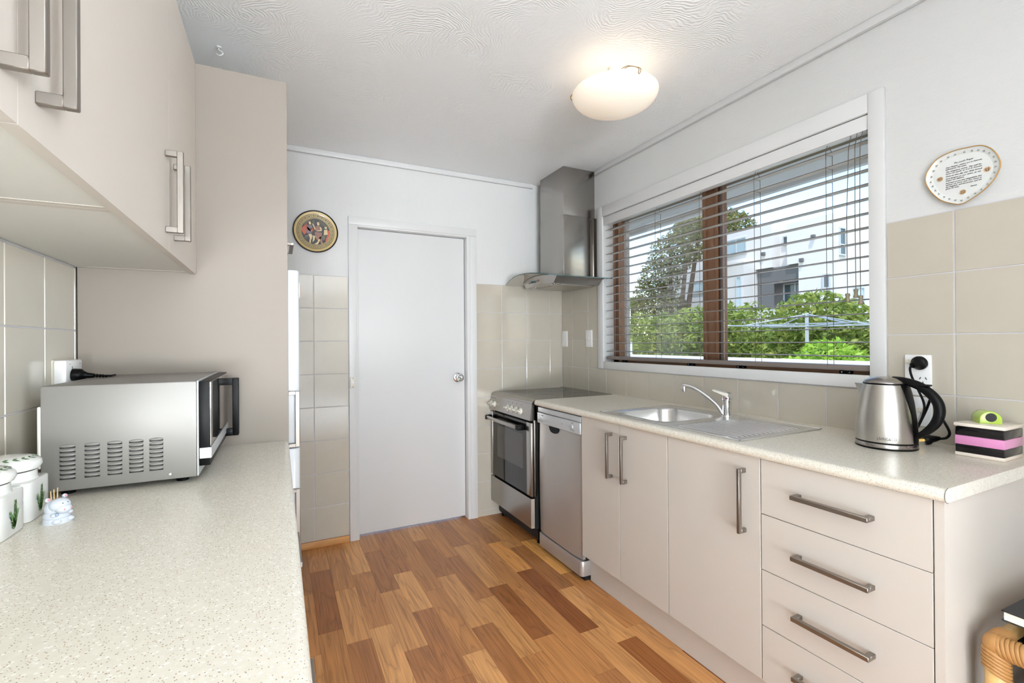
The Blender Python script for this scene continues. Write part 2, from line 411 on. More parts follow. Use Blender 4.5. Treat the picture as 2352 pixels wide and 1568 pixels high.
# ------------------------------------------------------------------ room shell
XW, YW, XL, H = 1.960, 3.066, -0.551, 2.40     # wall planes (tiles stand 6 mm proud of them)
RX, RY = -2.2, -6.5                             # unseen dining end, invented to bring in light
YN = -0.35                                      # where the kitchen's left wall ends
WY0, WY1, WZ0, WZ1 = 0.957, 2.543, 1.086, 2.062 # kitchen window opening
floor = struct('floor', B().box(RX - .1, 2.09, RY - .1, 3.3, -.08, -.003), 'floor_far', 'wood-look floor of the kitchen')
struct('bounce_floor', B().box(RX, XW, RY, -.62, -.003, .004), 'bounce_pale', 'unseen pale floor added to bounce light upward', smooth=0)  # added out of view to throw light up at the ceiling
PLX0, PW = 0.1428, 0.0985
cols = {'L': (187, 142, 100), 'l': (176, 131, 90), 'm': (163, 116, 76), 'd': (147, 101, 66), 'D': (134, 86, 52), 'g': (196, 143, 88), 'G': (204, 154, 98), 'x': (124, 74, 42)}
rows = {-1: ([2.5, 2.0, 1.5], 'dmld'), 0: ([2.731, 2.136], 'mDm'), 1: ([2.473, 2.015], 'mld'), 2: ([2.606, 2.077], 'LmL'), 3: ([2.846, 2.352, 1.863], 'mdld'), 4: ([2.511, 2.119], 'dLd'),
        5: ([2.267], 'mm'), 6: ([2.869, 2.372, 1.885], 'ldld'), 7: ([2.568, 2.08, 1.62], 'mdlm'), 8: ([2.680, 2.155, 1.697], 'dlDm'), 9: ([2.391, 1.41], 'mmd'),
        10: ([2.629, 2.234, 1.645], 'dgxl'), 11: ([2.512, 1.98, 1.525], 'ldLD'), 12: ([2.564, 2.108, 1.584], 'dGml'), 13: ([2.845, 2.354, 1.86, 1.37], 'Dmdmx'), 14: ([2.6, 2.1, 1.6], 'mdDd')}
for r, (js, cs) in rows.items():
    x0 = PLX0 + PW * r; ys = [3.125] + js; cs = list(cs)
    while ys[-1] > .45: ys.append(ys[-1] - random.choice((.49, .46, .53))); cs.append(random.choice('lmdLD'))
    for k in range(len(ys) - 1):
        o = obj('plank', B().box(x0 + .0003, x0 + PW - .0003, ys[k + 1] + .0003, ys[k] - .0003, -.003, 0.), 'plank', floor, smooth=0)
        c = cols[cs[k]] if k < len(cs) else cols['m']
        j = random.uniform(1.38, 1.5); q_ = lin(c); o.color = (q_[0] * j * 1.02, q_[1] * j * .94, q_[2] * j * .74, 1)
ceiling = struct('ceiling', B().box(RX - .1, 2.09, RY - .1, 3.3, H, H + .12), 'ceiling_plaster', 'swirled white plaster ceiling')
DX0, DX1, DZ = .430, 1.199, 1.968
wb = B().box(XL - .1, DX0, YW, YW + .12, 0, H).box(DX1, 2.2, YW, YW + .12, 0, H).box(DX0, DX1, YW, YW + .12, DZ, H)
wall_back = struct('wall_back', wb, 'paper_back', 'white papered back wall with beige tiles', smooth=0)
wr = B().box(XW, 2.09, RY, -4.4, 0, H).box(XW, 2.09, -2.4, WY0, 0, H).box(XW, 2.09, -4.4, -2.4, 0, .55).box(XW, 2.09, -4.4, -2.4, 2.05, H).box(XW, 2.09, WY1, 3.066, 0, H).box(XW, 2.09, WY0, WY1, 0, WZ0).box(XW, 2.09, WY0, WY1, WZ1, H)
wall_right = struct('wall_right', wr, 'paper_right', 'white papered window wall with beige tiles', smooth=0)
wx = B().box(2.091, 2.19, RY, -4.4, -1.2, 2.5).box(2.091, 2.19, -2.4, .925, -1.2, 2.5).box(2.091, 2.19, -4.4, -2.4, -1.2, .55).box(2.091, 2.19, -4.4, -2.4, 2.05, 2.5).box(2.091, 2.19, 2.556, 3.4, -1.2, 2.5).box(2.091, 2.19, .925, 2.556, -1.2, 1.05).box(2.091, 2.19, .925, 2.556, 2.1, 2.5)
struct('wall_outside', wx, 'roughcast', 'grey roughcast outer wall seen past the window frame', smooth=0)
wall_left = struct('wall_left', B().box(XL - .12, XL, YN, 3.066, 0, H), 'wall_paint', 'left kitchen wall with beige tiles', smooth=0)
struct('wall_stub', B().box(RX, XL - .12, YN, YN + .12, 0, H), 'wall_paint', smooth=0)
struct('light_block_wall', B().box(1.02, XW, -.72, -.60, 0, H), 'wall_paint', smooth=0)  # unseen wall added to keep rear light off the end panel
rw = B().box(RX, -2.1, RY - .1, RY, 0, H).box(.2, XW, RY - .1, RY, 0, H).box(-2.1, .2, RY - .1, RY, 2.15, H)
struct('wall_rear', rw, 'wall_paint', smooth=0)
sw = B().box(RX - .1, RX, RY - .1, -4.4, 0, H).box(RX - .1, RX, -2.4, YN + .12, 0, H).box(RX - .1, RX, -4.4, -2.4, 0, .55).box(RX - .1, RX, -4.4, -2.4, 2.05, H)
struct('wall_side', sw, 'wall_paint', smooth=0)
# invented glazing of the unseen dining end, added for the fill lights
def glazing(name, axis, pos, spans, z0, z1):
    r_ = bpy.data.objects.new(name, None); COL.objects.link(r_); r_['kind'] = 'structure'
    m_ = (spans[0][0] + spans[-1][1]) / 2; r_.location = (m_, pos, z0) if axis == 'y' else (pos, m_, z0); WORLD[r_.name] = r_.location.copy()
    for a0, a1 in spans:
        def bx(b_, p, q, u, v, d0=.025, d1=-.025):
            return b_.box(p, q, pos + d1, pos + d0, u, v) if axis == 'y' else b_.box(pos + d1, pos + d0, p, q, u, v)
        f_ = B(); bx(f_, a0, a0 + .05, z0, z1); bx(f_, a1 - .05, a1, z0, z1); bx(f_, a0 + .05, a1 - .05, z0, z0 + .06); bx(f_, a0 + .05, a1 - .05, z1 - .05, z1)
        obj('frame', f_, 'white_trim', r_, smooth=0); g_ = B(); bx(g_, a0 + .05, a1 - .05, z0 + .06, z1 - .05, .0025, -.0025); obj('pane', g_, 'pane_glass', r_, smooth=0)
glazing('added_window_2', 'y', RY - .05, ((-2.1, -.95), (-.95, .2)), 0., 2.15)
glazing('added_window_3', 'x', RX - .05, ((-4.4, -3.4), (-3.4, -2.4)), .55, 2.05)
glazing('added_window_4', 'x', 2.02, ((-4.4, -3.4), (-3.4, -2.4)), .55, 2.05)
# cornices
def cornice(name, x0, x1, y0, y1):
    return struct(name, B().box(x0, x1, y0, y1, 2.366, 2.4, .006), 'white_trim')
cornice('trim_1', .0, 1.70, YW - .022, YW)
cornice('trim_2', XW - .022, XW, RY, 2.62)
struct('baseboard_back', B().box(XL, .386, YW - .02, YW, .0, .040, .003), 'pine', 'short pine skirting strip under the tiles')

# ---- tiles, one object each
TP, G = .2002, .0036
_tilemesh = {}
def tile(parent, axis, pos, a0, a1, z0, z1, sgn, mname='tile'):
    """axis 'y': lies on a wall of constant y (a = x range); axis 'x': constant x (a = y range)"""
    w, h = round(a1 - a0 - G, 4), round(z1 - z0 - G, 4)
    if w < .008 or h < .008: return
    key = (axis, w, h, mname, sgn)
    c = Vector(((a0 + a1) / 2, pos, z0 + G / 2)) if axis == 'y' else Vector((pos, (a0 + a1) / 2, z0 + G / 2))
    if key not in _tilemesh:
        t = B()
        if axis == 'y': t.box(-w / 2, w / 2, -.003, .003, 0, h, .0016, 2)
        else: t.box(-.003, .003, -w / 2, w / 2, 0, h, .0016, 2)
        me = bpy.data.meshes.new('tile'); t.bm.to_mesh(me); t.bm.free(); me.materials.append(MT[mname])
        _tilemesh[key] = me
    obj('tile', (_tilemesh[key], c), None, parent)
zr = [1.641 - TP * k for k in range(9)]     # 1.641 ... 0.039
obj('grout', B().box(XL, .388, YW - .0035, YW, .04, 1.641).box(1.243, 1.954, YW - .0035, YW, 0, 1.641), 'grout', wall_back, smooth=0)
for k in range(8):
    z1, z0 = zr[k], max(zr[k + 1], .041)
    tile(wall_back, 'y', 3.063, .1888, .388, z0, z1, 1); tile(wall_back, 'y', 3.063, -.0114, .1888, z0, z1, 1); tile(wall_back, 'y', 3.063, -.2116, -.0114, z0, z1, 1)
for k in range(9):
    z1 = zr[k]; z0 = zr[k + 1] if k < 8 else 0.
    for a0, a1 in ((1.243, 1.4402), (1.4402, 1.6404), (1.6404, 1.8406), (1.8406, 1.954)): tile(wall_back, 'y', 3.063, a0, a1, z0, z1, 1)
obj('grout', B().box(XW - .0035, XW, 2.597, 3.06, .80, 1.645).box(XW - .0035, XW, -.5, .907, .5, 1.645).box(XW - .0035, XW, .907, 2.597, .80, 1.044), 'grout', wall_right, smooth=0)
zrr = [1.643 - TP * k for k in range(5)]
AY0, AY1 = .907, 2.597
k = -1
while True:
    y1 = 2.9205 - TP * k; y0 = y1 - TP; k += 1
    if y1 < -.45: break
    y1 = min(y1, 3.06)
    for q in range(4):
        z1, z0 = zrr[q], zrr[q + 1]
        if q < 3:
            if y1 <= AY0 or y0 >= AY1: tile(wall_right, 'x', 1.957, y0, y1, z0, z1, 1)
            elif y1 > AY1: tile(wall_right, 'x', 1.957, AY1, y1, z0, z1, 1)
            elif y0 < AY0: tile(wall_right, 'x', 1.957, y0, AY0, z0, z1, 1)
        else: tile(wall_right, 'x', 1.957, y0, y1, z0, z1, 1)
obj('grout', B().box(XL, XL + .0035, -.3, 1.848, .86, 1.459), 'grout', wall_left, smooth=0)
for q in range(3):
    z1, z0 = 1.4705 - TP * q, 1.2703 - TP * q
    for k in range(10):
        y1 = 1.835 - TP * k; tile(wall_left, 'x', -.548, y1 - TP, y1, z0, min(z1, 1.458), 1, 'tile_left_lightened')
    tile(wall_left, 'x', -.548, 1.835, 1.8485, z0, min(z1, 1.458), 1, 'tile_left_lightened')

# ---- door
d = bpy.data.objects.new('door_1', None); COL.objects.link(d); d.location = (.81, 3.1, 0); d['kind'] = 'structure'; d['label'] = 'plain white hinged door in a white frame'; WORLD[d.name] = d.location.copy()
obj('leaf', B().box(.446, 1.168, 3.100, 3.138, .014, 1.954, .002), 'door_white', d)
obj('architrave', B().box(.389, .437, 3.048, YW, 0, 1.968, .003), 'white_trim', d)
obj('architrave', B().box(1.195, 1.242, 3.048, YW, 0, 1.968, .003), 'white_trim', d)
obj('architrave', B().box(.389, 1.242, 3.048, YW, 1.968, 2.017, .003), 'white_trim', d)
obj('jamb', B().box(.430, .446, 3.052, 3.19, 0, 1.968, .001), 'white_trim', d)
obj('jamb', B().box(1.172, 1.199, 3.052, 3.19, 0, 1.968, .001).box(1.160, 1.172, 3.140, 3.19, 0, 1.955), 'white_trim', d)
obj('jamb', B().box(.446, 1.172, 3.052, 3.19, 1.957, 1.972, .001), 'white_trim', d)
R = Matrix.Rotation(PI / 2, 4, 'X')
kn = obj('knob', B().lathe([(0, .0), (.012, .0), (.012, .02), (.021, .026), (.026, .036), (.0265, .052), (.024, .057), (.0215, .058), (.0195, .0535), (0, .050)], (1.115, 3.095, .985), 32, R), 'chrome', d, label='round chrome door knob')
obj('rose', B().lathe([(0, 0), (.032, 0), (.032, .004), (.027, .008), (0, .008)], (1.115, 3.1, .985), 32, R), 'chrome', kn)

# ---- kitchen window
w = bpy.data.objects.new('window_1', None); COL.objects.link(w); w.location = (2.0, 1.75, WZ0); w['kind'] = 'structure'; w['label'] = 'wide two-pane window with brown aluminium frame and white surround'; WORLD[w.name] = w.location.copy()
AX = 1.944
obj('architrave', B().box(AX, XW, AY0, WY0 + .002, 1.045, 2.132, .003), 'white_trim', w)
obj('architrave', B().box(AX, XW, WY1 - .002, AY1, 1.045, 2.132, .003), 'white_trim', w)
obj('architrave', B().box(AX, XW, WY0 + .002, WY1 - .002, 2.062, 2.132, .003), 'white_trim', w)
obj('architrave', B().box(AX, XW, WY0 + .002, WY1 - .002, 1.045, 1.094, .003), 'white_trim', w)
obj('reveal', B().box(1.95, 2.045, WY1, WY1 + .012, WZ0, WZ1), 'white_trim', w)
obj('reveal', B().box(1.95, 2.045, WY0 - .012, WY0, WZ0, WZ1), 'white_trim', w)
obj('reveal', B().box(1.95, 2.045, WY0, WY1, WZ1 - .001, WZ1 + .012), 'white_trim', w)
obj('sill', B().box(1.95, 2.045, WY0, WY1, WZ0 - .012, WZ0, .002), 'white_trim', w)
fr = obj('frame', B().box(2.036, 2.088, 2.488, WY1, WZ0, WZ1, .002).box(2.036, 2.088, WY0, WY0 + .04, WZ0, WZ1, .002).box(2.036, 2.088, WY0, WY1, WZ0, 1.118, .002).box(2.036, 2.088, WY0, WY1, WZ1 - .035, WZ1, .002), 'brown_alu', w)
obj('frame_groove', B().box(2.034, 2.04, 2.508, 2.514, WZ0 + .03, WZ1 - .03).box(2.033, 2.04, 2.4925, 2.4975, WZ0 + .03, WZ1 - .03), 'brown_dark', fr, smooth=0)
mu = obj('mullion', B().box(2.045, 2.09, 1.682, 1.792, 1.118, WZ1 - .03, .002).box(2.034, 2.05, 1.774, 1.792, 1.118, WZ1 - .03, .002).box(2.034, 2.05, 1.694, 1.712, 1.118, WZ1 - .03, .002), 'brown_alu', w)
obj('mullion_seal', B().box(2.036, 2.05, 1.680, 1.688, 1.118, WZ1 - .03).box(2.042, 2.046, 1.712, 1.716, 1.118, WZ1 - .03), 'brown_dark', mu, smooth=0)
obj('pane', B().box(2.062, 2.066, 1.792, 2.488, 1.118, WZ1 - .035), 'pane_glass', w)
obj('pane', B().box(2.062, 2.066, WY0 + .04, 1.682, 1.118, WZ1 - .035), 'pane_glass', w)
for yy in (2.425, 1.868, 1.556, 1.082):
    la = obj('latch', B().box(2.018, 2.036, yy - .022, yy + .022, 1.090, 1.105, .002).box(2.010, 2.024, yy - .014, yy + .004, 1.097, 1.108, .002), 'black_plastic', w)
    obj('screw', B().cyl((2.0175, yy - .016, 1.0975), (2.019, yy - .016, 1.0975), .003, seg=10).cyl((2.0175, yy + .012, 1.0975), (2.019, yy + .012, 1.0975), .003, seg=10), 'chrome', la)

# ---- venetian blind
vb = thing('venetian_blind', 'taupe and white venetian blind with open slats hanging in the kitchen window', 'blind', (1.98, 1.75, 1.1))
by0, by1 = WY0 + .006, WY1 - .022
obj('valance', B().box(1.951, 1.957, by0 - .004, by1 + .018, 2.003, 2.057, .001), 'white_trim', vb)
obj('headrail', B().box(1.962, 2.004, by0, by1, 2.006, 2.052, .002), 'white_plastic', vb)
SP = .0537
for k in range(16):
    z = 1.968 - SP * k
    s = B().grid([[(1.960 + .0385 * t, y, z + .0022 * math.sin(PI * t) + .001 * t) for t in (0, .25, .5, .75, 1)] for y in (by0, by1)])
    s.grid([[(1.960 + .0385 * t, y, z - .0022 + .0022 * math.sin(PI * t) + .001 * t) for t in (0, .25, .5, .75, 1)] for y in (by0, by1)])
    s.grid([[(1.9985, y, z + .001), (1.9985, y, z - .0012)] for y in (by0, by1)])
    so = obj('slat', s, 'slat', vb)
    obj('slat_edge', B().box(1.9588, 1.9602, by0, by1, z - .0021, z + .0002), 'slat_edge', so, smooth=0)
obj('bottom_rail', B().box(1.957, 2.0, by0, by1, 1.108, 1.129, .003), 'rail', vb)
for yy in (2.372, 2.062, 1.743, 1.430, 1.114):
    c = B()
    for xx in (1.9578, 2.0012): c.tube([(1.975 if xx < 1.97 else 1.99, yy + .004, 2.004), (xx, yy, 1.972), (xx, yy, 1.118)], .0012, 5)
    for k in range(16): c.tube([(1.9578, yy, 1.9645 - SP * k), (2.0012, yy, 1.9645 - SP * k)], .0006, 4)
    obj('ladder_cord', c, 'cord', vb)
for yy, zt, y2 in ((1.035, 1.388, 1.028), (1.006, 1.402, 1.006), (.990, 1.376, .988)):
    pc = obj('pull_cord', B().tube([(1.958, y2 - .006, 2.004), (1.953, y2, 1.955), (1.952, yy + .001, 1.7), (1.952, yy, zt + .014)], .0013, 6), 'cord', vb)
    obj('tassel', B().lathe([(0, .016), (.004, .016), (.0078, .0145), (.0082, .011), (.0062, .003), (.006, -.003), (.0088, -.012), (.009, -.0155), (.0075, -.0175), (0, -.0175)], (1.952, yy, zt), 18), 'tassel', pc)

# ------------------------------------------------------------------ cabinets
def bar_handle(parent, face, sgn, a0, a1, c, vertical=True, proj=.036, wid=.0105, name='handle'):
    """square bar handle on a front at x = face, sticking out in direction sgn; a0..a1 its run, c the other coordinate"""
    xa, xb = face, face + sgn * proj; xi = face + sgn * (proj - .0135); L = .0145; h = wid / 2
    b = B()
    def bx(x0, x1, p0, p1):
        x0, x1 = min(x0, x1), max(x0, x1)
        if vertical: b.box(x0, x1, c - h, c + h, p0, p1, .0012, 1)
        else: b.box(x0, x1, p0, p1, c - h, c + h, .0012, 1)
    bx(xi, xb, a0, a1); bx(xa, xi - sgn * -.001, a0, a0 + L); bx(xa, xi - sgn * -.001, a1 - L, a1)
    return obj(name, b, 'handle_steel', parent)
XF, XB = 1.375, 1.393          # door faces of the right run
def base_unit(name, label, y0, y1):
    t = thing(name, label, 'cabinet', (1.66, (y0 + y1) / 2, .14), 'base cabinets under the window')
    obj('carcass', B().box(XB + .002, 1.95, y0 + .001, y0 + .017, .143, .849).box(XB + .002, 1.95, y1 - .017, y1 - .001, .143, .849).box(XB + .002, 1.95, y0 + .017, y1 - .017, .143, .159).box(1.935, 1.95, y0 + .017, y1 - .017, .159, .849), 'cabinet', t, smooth=0); return t
def front(t, y0, y1, z0, z1, name='door'):
    return obj(name, B().box(XF, XB, y0 + .002, y1 - .002, z0 + .001, z1 - .001, .0006, 1), 'cabinet', t)
c1 = base_unit('base_cabinet', 'beige two-door base cabinet beside the dishwasher, handles side by side', 1.390, 1.980)
dd = front(c1, 1.685, 1.980, .143, .849); bar_handle(dd, XF, -1, .598, .806, 1.737)
dd = front(c1, 1.390, 1.685, .143, .849); bar_handle(dd, XF, -1, .598, .806, 1.636)
c2 = base_unit('base_cabinet', 'beige single-door base cabinet under the drainer, between two-door unit and drawers', .990, 1.390)
dd = front(c2, .990, 1.390, .143, .849); bar_handle(dd, XF, -1, .595, .806, 1.046)
c3 = base_unit('drawer_cabinet', 'beige four-drawer base cabinet at the near end of the window counter', .548, .990)
for k in range(4):
    z1 = .8515 - .177 * k; z0 = z1 - .177
    dd = front(c3, .548, .990, z0, min(z1, .849), 'drawer_front'); zc = (.764, .585, .4085, .232)[k]
    bar_handle(dd, XF, -1, .669, .873, zc, vertical=False, wid=.0125)
obj('end_panel', B().box(XF, 1.95, .5275, .5465, .0, .849), 'cabinet', c3, smooth=0)
tag(obj('kickboard', B().box(1.430, 1.446, .547, 1.985, 0, .142), 'cabinet', smooth=0), 'beige kickboard running along the floor under the window cabinets', 'kickboard')

# ---- right worktop with a hole for the sink
def counter_profile(b, x_front, sgn, y0, y1, z0, z1, x_back, r=.016):
    """post-formed top: rounded nose towards x_front; sgn=+1 when the body lies at larger x"""
    pr = []
    for k in range(9):
        a = PI / 2 * k / 8; pr.append((x_front + sgn * (r - r * math.sin(a)), z1 - r + r * math.cos(a)))
    for k in range(1, 9):
        a = PI / 2 * k / 8; pr.append((x_front + sgn * (r - r * math.cos(a)), z0 + r - r * math.sin(a)))
    pr = [(x_back, z1)] + pr + [(x_back, z0)]
    va = [(x, y0, z) for x, z in pr]; vb_ = [(x, y1, z) for x, z in pr]; n_ = len(pr)
    f = [tuple(range(n_)), tuple(range(2 * n_ - 1, n_ - 1, -1))] + [(i, (i + 1) % n_, n_ + (i + 1) % n_, n_ + i) for i in range(n_)]
    t = B().polys(va + vb_, f); bmesh.ops.recalc_face_normals(t.bm, faces=t.bm.faces)
    for f_ in t.bm.faces: f_.smooth = len(f_.verts) == 4 and abs(f_.normal.y) < .5 and f_.calc_area() < (y1 - y0) * .006
    b._merge(t.bm)
CT0, CT1, CZ0, CZ1 = .519, 2.432, .850, .883
SX0, SX1, SY0, SY1 = 1.402, 1.866, 1.083, 1.860       # sink outline
top = B(); counter_profile(top, 1.355, 1, CT0, CT1, CZ0, CZ1, 1.412)
top.box(1.412, 1.953, CT0, SY0 + .012, CZ0, CZ1).box(1.412, 1.953, SY1 - .012, CT1, CZ0, CZ1).box(SX1 - .012, 1.953, SY0 + .012, SY1 - .012, CZ0, CZ1)
ct = tag(obj('countertop', top, 'laminate', smooth=30), 'speckled cream worktop with rounded edge under the window', 'countertop'); WORLD[ct.name] = ct.location.copy()
ob = B(); counter_profile(ob, 1.3552, 1, CT0 - .0006, CT0 + .0002, CZ0 + .0004, CZ1 - .0003, 1.952); obj('end_strip', ob, 'laminate', ct)
ol = B(); pts = []
for k in range(9):
    a = PI / 2 * k / 8; pts.append((1.3545 + .016 - .016 * math.sin(a), CT0 - .0004, CZ1 - .0155 + .016 * math.cos(a)))
for k in range(1, 9):
    a = PI / 2 * k / 8; pts.append((1.3545 + .016 - .016 * math.cos(a), CT0 - .0004, CZ0 + .016 - .0165 * math.sin(a)))
obj('edge_line', ol.tube(pts, .0007, 5), 'mark_grey', ct)

# ---- sink
s = thing('kitchen_sink', 'stainless steel inset sink with one bowl and ribbed drainer', 'sink', (1.63, 1.47, .883))
zt = .8862
bx0, bx1, by0_, by1_ = 1.446, 1.792, 1.474, 1.815; rc = .075
def rrect(x0, x1, y0, y1, r, n_=8):
    out = []
    for cx, cy, a0 in ((x1 - r, y1 - r, 0), (x0 + r, y1 - r, PI / 2), (x0 + r, y0 + r, PI), (x1 - r, y0 + r, 1.5 * PI)):
        for k in range(n_ + 1): a = a0 + PI / 2 * k / n_; out.append((cx + r * math.cos(a), cy + r * math.sin(a)))
    return out
cxb, cyb = (bx0 + bx1) / 2, (by0_ + by1_) / 2
inner = rrect(bx0, bx1, by0_, by1_, rc)
ox0, ox1, oy0, oy1 = SX0 + .006, SX1 - .006, 1.455, SY1 - .006
def toward(x, y):
    dx, dy = x - cxb, y - cyb; t = 1e9
    if dx > 1e-9: t = min(t, (ox1 - cxb) / dx)
    if dx < -1e-9: t = min(t, (ox0 - cxb) / dx)
    if dy > 1e-9: t = min(t, (oy1 - cyb) / dy)
    if dy < -1e-9: t = min(t, (oy0 - cyb) / dy)
    return (cxb + dx * t, cyb + dy * t)
outer = [toward(*p) for p in inner]
for cx_, cy_ in ((ox0, oy0), (ox0, oy1), (ox1, oy0), (ox1, oy1)):
    i = min(range(len(outer)), key=lambda j: (outer[j][0] - cx_) ** 2 + (outer[j][1] - cy_) ** 2); outer[i] = (cx_, cy_)
def loop(pts_, z): return [(x, y, z) for x, y in pts_ + pts_[:1]]
def shr(dlt, r): return rrect(bx0 + dlt, bx1 - dlt, by0_ + dlt, by1_ - dlt, max(r, .02))
bs = B().grid([loop(outer, zt), loop(rrect(bx0 - .006, bx1 + .006, by0_ - .006, by1_ + .006, rc + .006), zt), loop(inner, zt - .003), loop(shr(.003, rc), zt - .012), loop(shr(.012, rc), zt - .13), loop(shr(.022, rc - .01), zt - .15), loop(shr(.045, rc - .03), zt - .158)])
fl = shr(.045, rc - .03); bs.polys([(x, y, zt - .158) for x, y in fl], [tuple(range(len(fl)))])
obj('bowl', bs, 'sink_steel', s)
obj('waste', B().lathe([(0, .002), (.03, .002), (.04, .001), (.044, -.001)], (cxb, cyb, zt - .157), 28), 'chrome', s)
obj('rim', B().box(SX0, SX1, SY0, SY0 + .006, .8835, zt + .001, .001, 1).box(SX0, SX1, SY1 - .006, SY1, .8835, zt + .001, .001, 1).box(SX0, SX0 + .006, SY0, SY1, .8835, zt + .001, .001, 1).box(SX1 - .006, SX1, SY0, SY1, .8835, zt + .001, .001, 1), 'sink_steel', s)
obj('drainer', B().grid([[(x, y, zt - (.0025 if (SX0 + .03 < x < SX1 - .05 and 1.12 < y < 1.42) else 0)) for x in (SX0 + .006, SX0 + .022, SX0 + .036, SX1 - .055, SX1 - .035, SX1 - .006)] for y in (SY0 + .006, 1.106, 1.128, 1.405, 1.43, 1.455)]), 'sink_steel', s)
rm = None
for k in range(14):
    x = SX0 + .045 + .026 * k
    if x > SX1 - .055: break
    y1 = 1.40 if x < 1.75 else 1.36
    r_ = B().tube([(x, 1.122, zt - .0068), (x, 1.132, zt - .0034), (x, y1 - .012, zt - .0034), (x, y1, zt - .0068)], .0058, 10)
    obj('drainer_ridge', r_, 'sink_steel', s)
# ---- mixer tap
t = thing('mixer_tap', 'chrome single-lever mixer tap with long angled spout behind the sink', 'tap', (1.806, 1.462, zt))
tx, ty = 1.806, 1.462
obj('body', B().cyl((tx, ty, zt), (tx, ty, zt + .006), .026, .025, 32).cyl((tx, ty, zt + .006), (tx, ty, .958), .0205, .0205, 32), 'chrome', t)
hd = obj('lever', B().cyl((tx, ty, .958), (tx, ty, .978), .0225, .0225, 32, .002).polys(*(lambda q: (q, [(0, 1, 2, 3), (7, 6, 5, 4), (0, 4, 5, 1), (1, 5, 6, 2), (2, 6, 7, 3), (3, 7, 4, 0)]))([(tx + .017, ty - .02, .974), (tx - .018, ty - .02, .974), (tx - .05, ty + .036, 1.000), (tx - .022, ty + .045, 1.000), (tx + .016, ty - .018, .99), (tx - .016, ty - .02, .99), (tx - .05, ty + .037, 1.0045), (tx - .022, ty + .046, 1.0045)])), 'chrome', t)
obj('hot_mark', B().cyl((tx - .0205, ty - .011, .969), (tx - .0215, ty - .0115, .969), .004, seg=12), 'red_dot', hd)
obj('cold_mark', B().cyl((tx - .0178, ty - .0148, .969), (tx - .0188, ty - .0158, .969), .004, seg=12), 'blue_dot', hd)
tipx, tipy = 1.725, 1.640
sp = catmull([(tx - .012, ty + .012, zt + .008), (1.787, 1.503, .935), (1.765, 1.551, .978), (1.745, 1.596, 1.006), (tipx + .004, tipy - .008, 1.0145), (tipx, tipy, 1.0135)], 6)
so = obj('spout', B().tube(sp, [.0095] * (len(sp) - 8) + [.0105] * 8, 16), 'chrome', t)
obj('aerator', B().cyl((tipx + .002, tipy - .004, 1.012), (tipx + .002, tipy - .004, .985), .0115, .0115, 20, .0015), 'chrome', so)

# ---- stove
SVY0, SVY1 = 2.457, 3.053
st = thing('stove', 'stainless steel freestanding electric stove with black oven glass in the corner', 'stove', (1.65, 2.755, 0))
obj('body', B().box(1.372, 1.945, SVY0 + .002, SVY1 - .002, .105, .855), 'black_matte', st, smooth=0)
obj('front_stile', B().box(1.366, 1.385, SVY0, SVY0 + .012, .30, .86, .002), 'steel_dark', st); obj('front_stile', B().box(1.366, 1.385, SVY1 - .012, SVY1, .30, .86, .002), 'steel_dark', st)
pl = obj('plinth', B().box(1.40, 1.94, SVY0 + .02, SVY1 - .02, .03, .105), 'black_matte', st, smooth=0)
for yy in (SVY0 + .045, SVY1 - .045):
    for xx in (1.425, 1.9): obj('foot', B().cyl((xx, yy, 0), (xx, yy, .035), .017, .014, 14), 'black_plastic', st)
tp = B().polys(*(lambda pr_, n_: ([(x, SVY0, z) for x, z in pr_] + [(x, SVY1, z) for x, z in pr_], [tuple(range(n_)), tuple(range(2 * n_ - 1, n_ - 1, -1))] + [(i, (i + 1) % n_, n_ + (i + 1) % n_, n_ + i) for i in range(n_)]))([(1.350, .857), (1.356, .868), (1.368, .8765), (1.385, .8795), (1.92, .8795), (1.935, .884), (1.950, .884), (1.950, .857)], 8))
bmesh.ops.recalc_face_normals(tp.bm, faces=tp.bm.faces)
obj('top_surround', tp, 'steel', st)
hb = obj('cooktop_glass', B().box(1.400, 1.915, SVY0 + .022, SVY1 - .022, .876, .8802, .001, 1), 'black_glass', st)
for xx, yy, rr in ((1.53, 2.60, .09), (1.53, 2.90, .072), (1.79, 2.60, .072), (1.79, 2.90, .09)):
    obj('hob_ring', B().lathe([(rr - .0015, 0), (rr - .0015, .0002), (rr, .0002), (rr, 0)], (xx, yy, .8803), 48), 'hob_ring', hb)
obj('control_panel', B().polys([(1.336, SVY0, .757), (1.350, SVY0, .856), (1.385, SVY0, .856), (1.385, SVY0, .757), (1.336, SVY1, .757), (1.350, SVY1, .856), (1.385, SVY1, .856), (1.385, SVY1, .757)], [(0, 1, 2, 3), (7, 6, 5, 4), (4, 5, 1, 0), (5, 6, 2, 1), (6, 7, 3, 2), (7, 4, 0, 3)]), 'steel', st, smooth=0)
sl = Vector((-.099, 0, .014)).normalized()     # panel normal
for yy in (3.028, 2.975, 2.765, 2.707, 2.645, 2.582):
    c0 = Vector((1.342, yy, .798)); q = sl.to_track_quat('Z', 'Y').to_matrix().to_4x4()
    kb = obj('knob', B().lathe([(0, 0), (.0215, 0), (.0215, .004), (.018, .007), (.017, .012), (0, .012)], c0, 26, q), 'cream_plastic', st)
    g_ = B().box(-.0055, .0055, -.018, .018, .010, .027, .0025, 2, Matrix.Translation(c0) @ q @ Matrix.Rotation(PI / 2, 4, 'Z')); obj('grip', g_, 'cream_plastic', kb)
    obj('dial_mark', B().box(-.0016, .0016, -.004, .004, -.0002, .0005, M=Matrix.Translation(Vector((1.3477, yy, .838))) @ q @ Matrix.Rotation(PI / 2, 4, 'Z')), 'mark_grey', st, smooth=0)
for yy in (2.972, 2.757): obj('pilot_light', B().ball((1.3375, yy, .770), .0025, seg=10), 'red_dot', st)
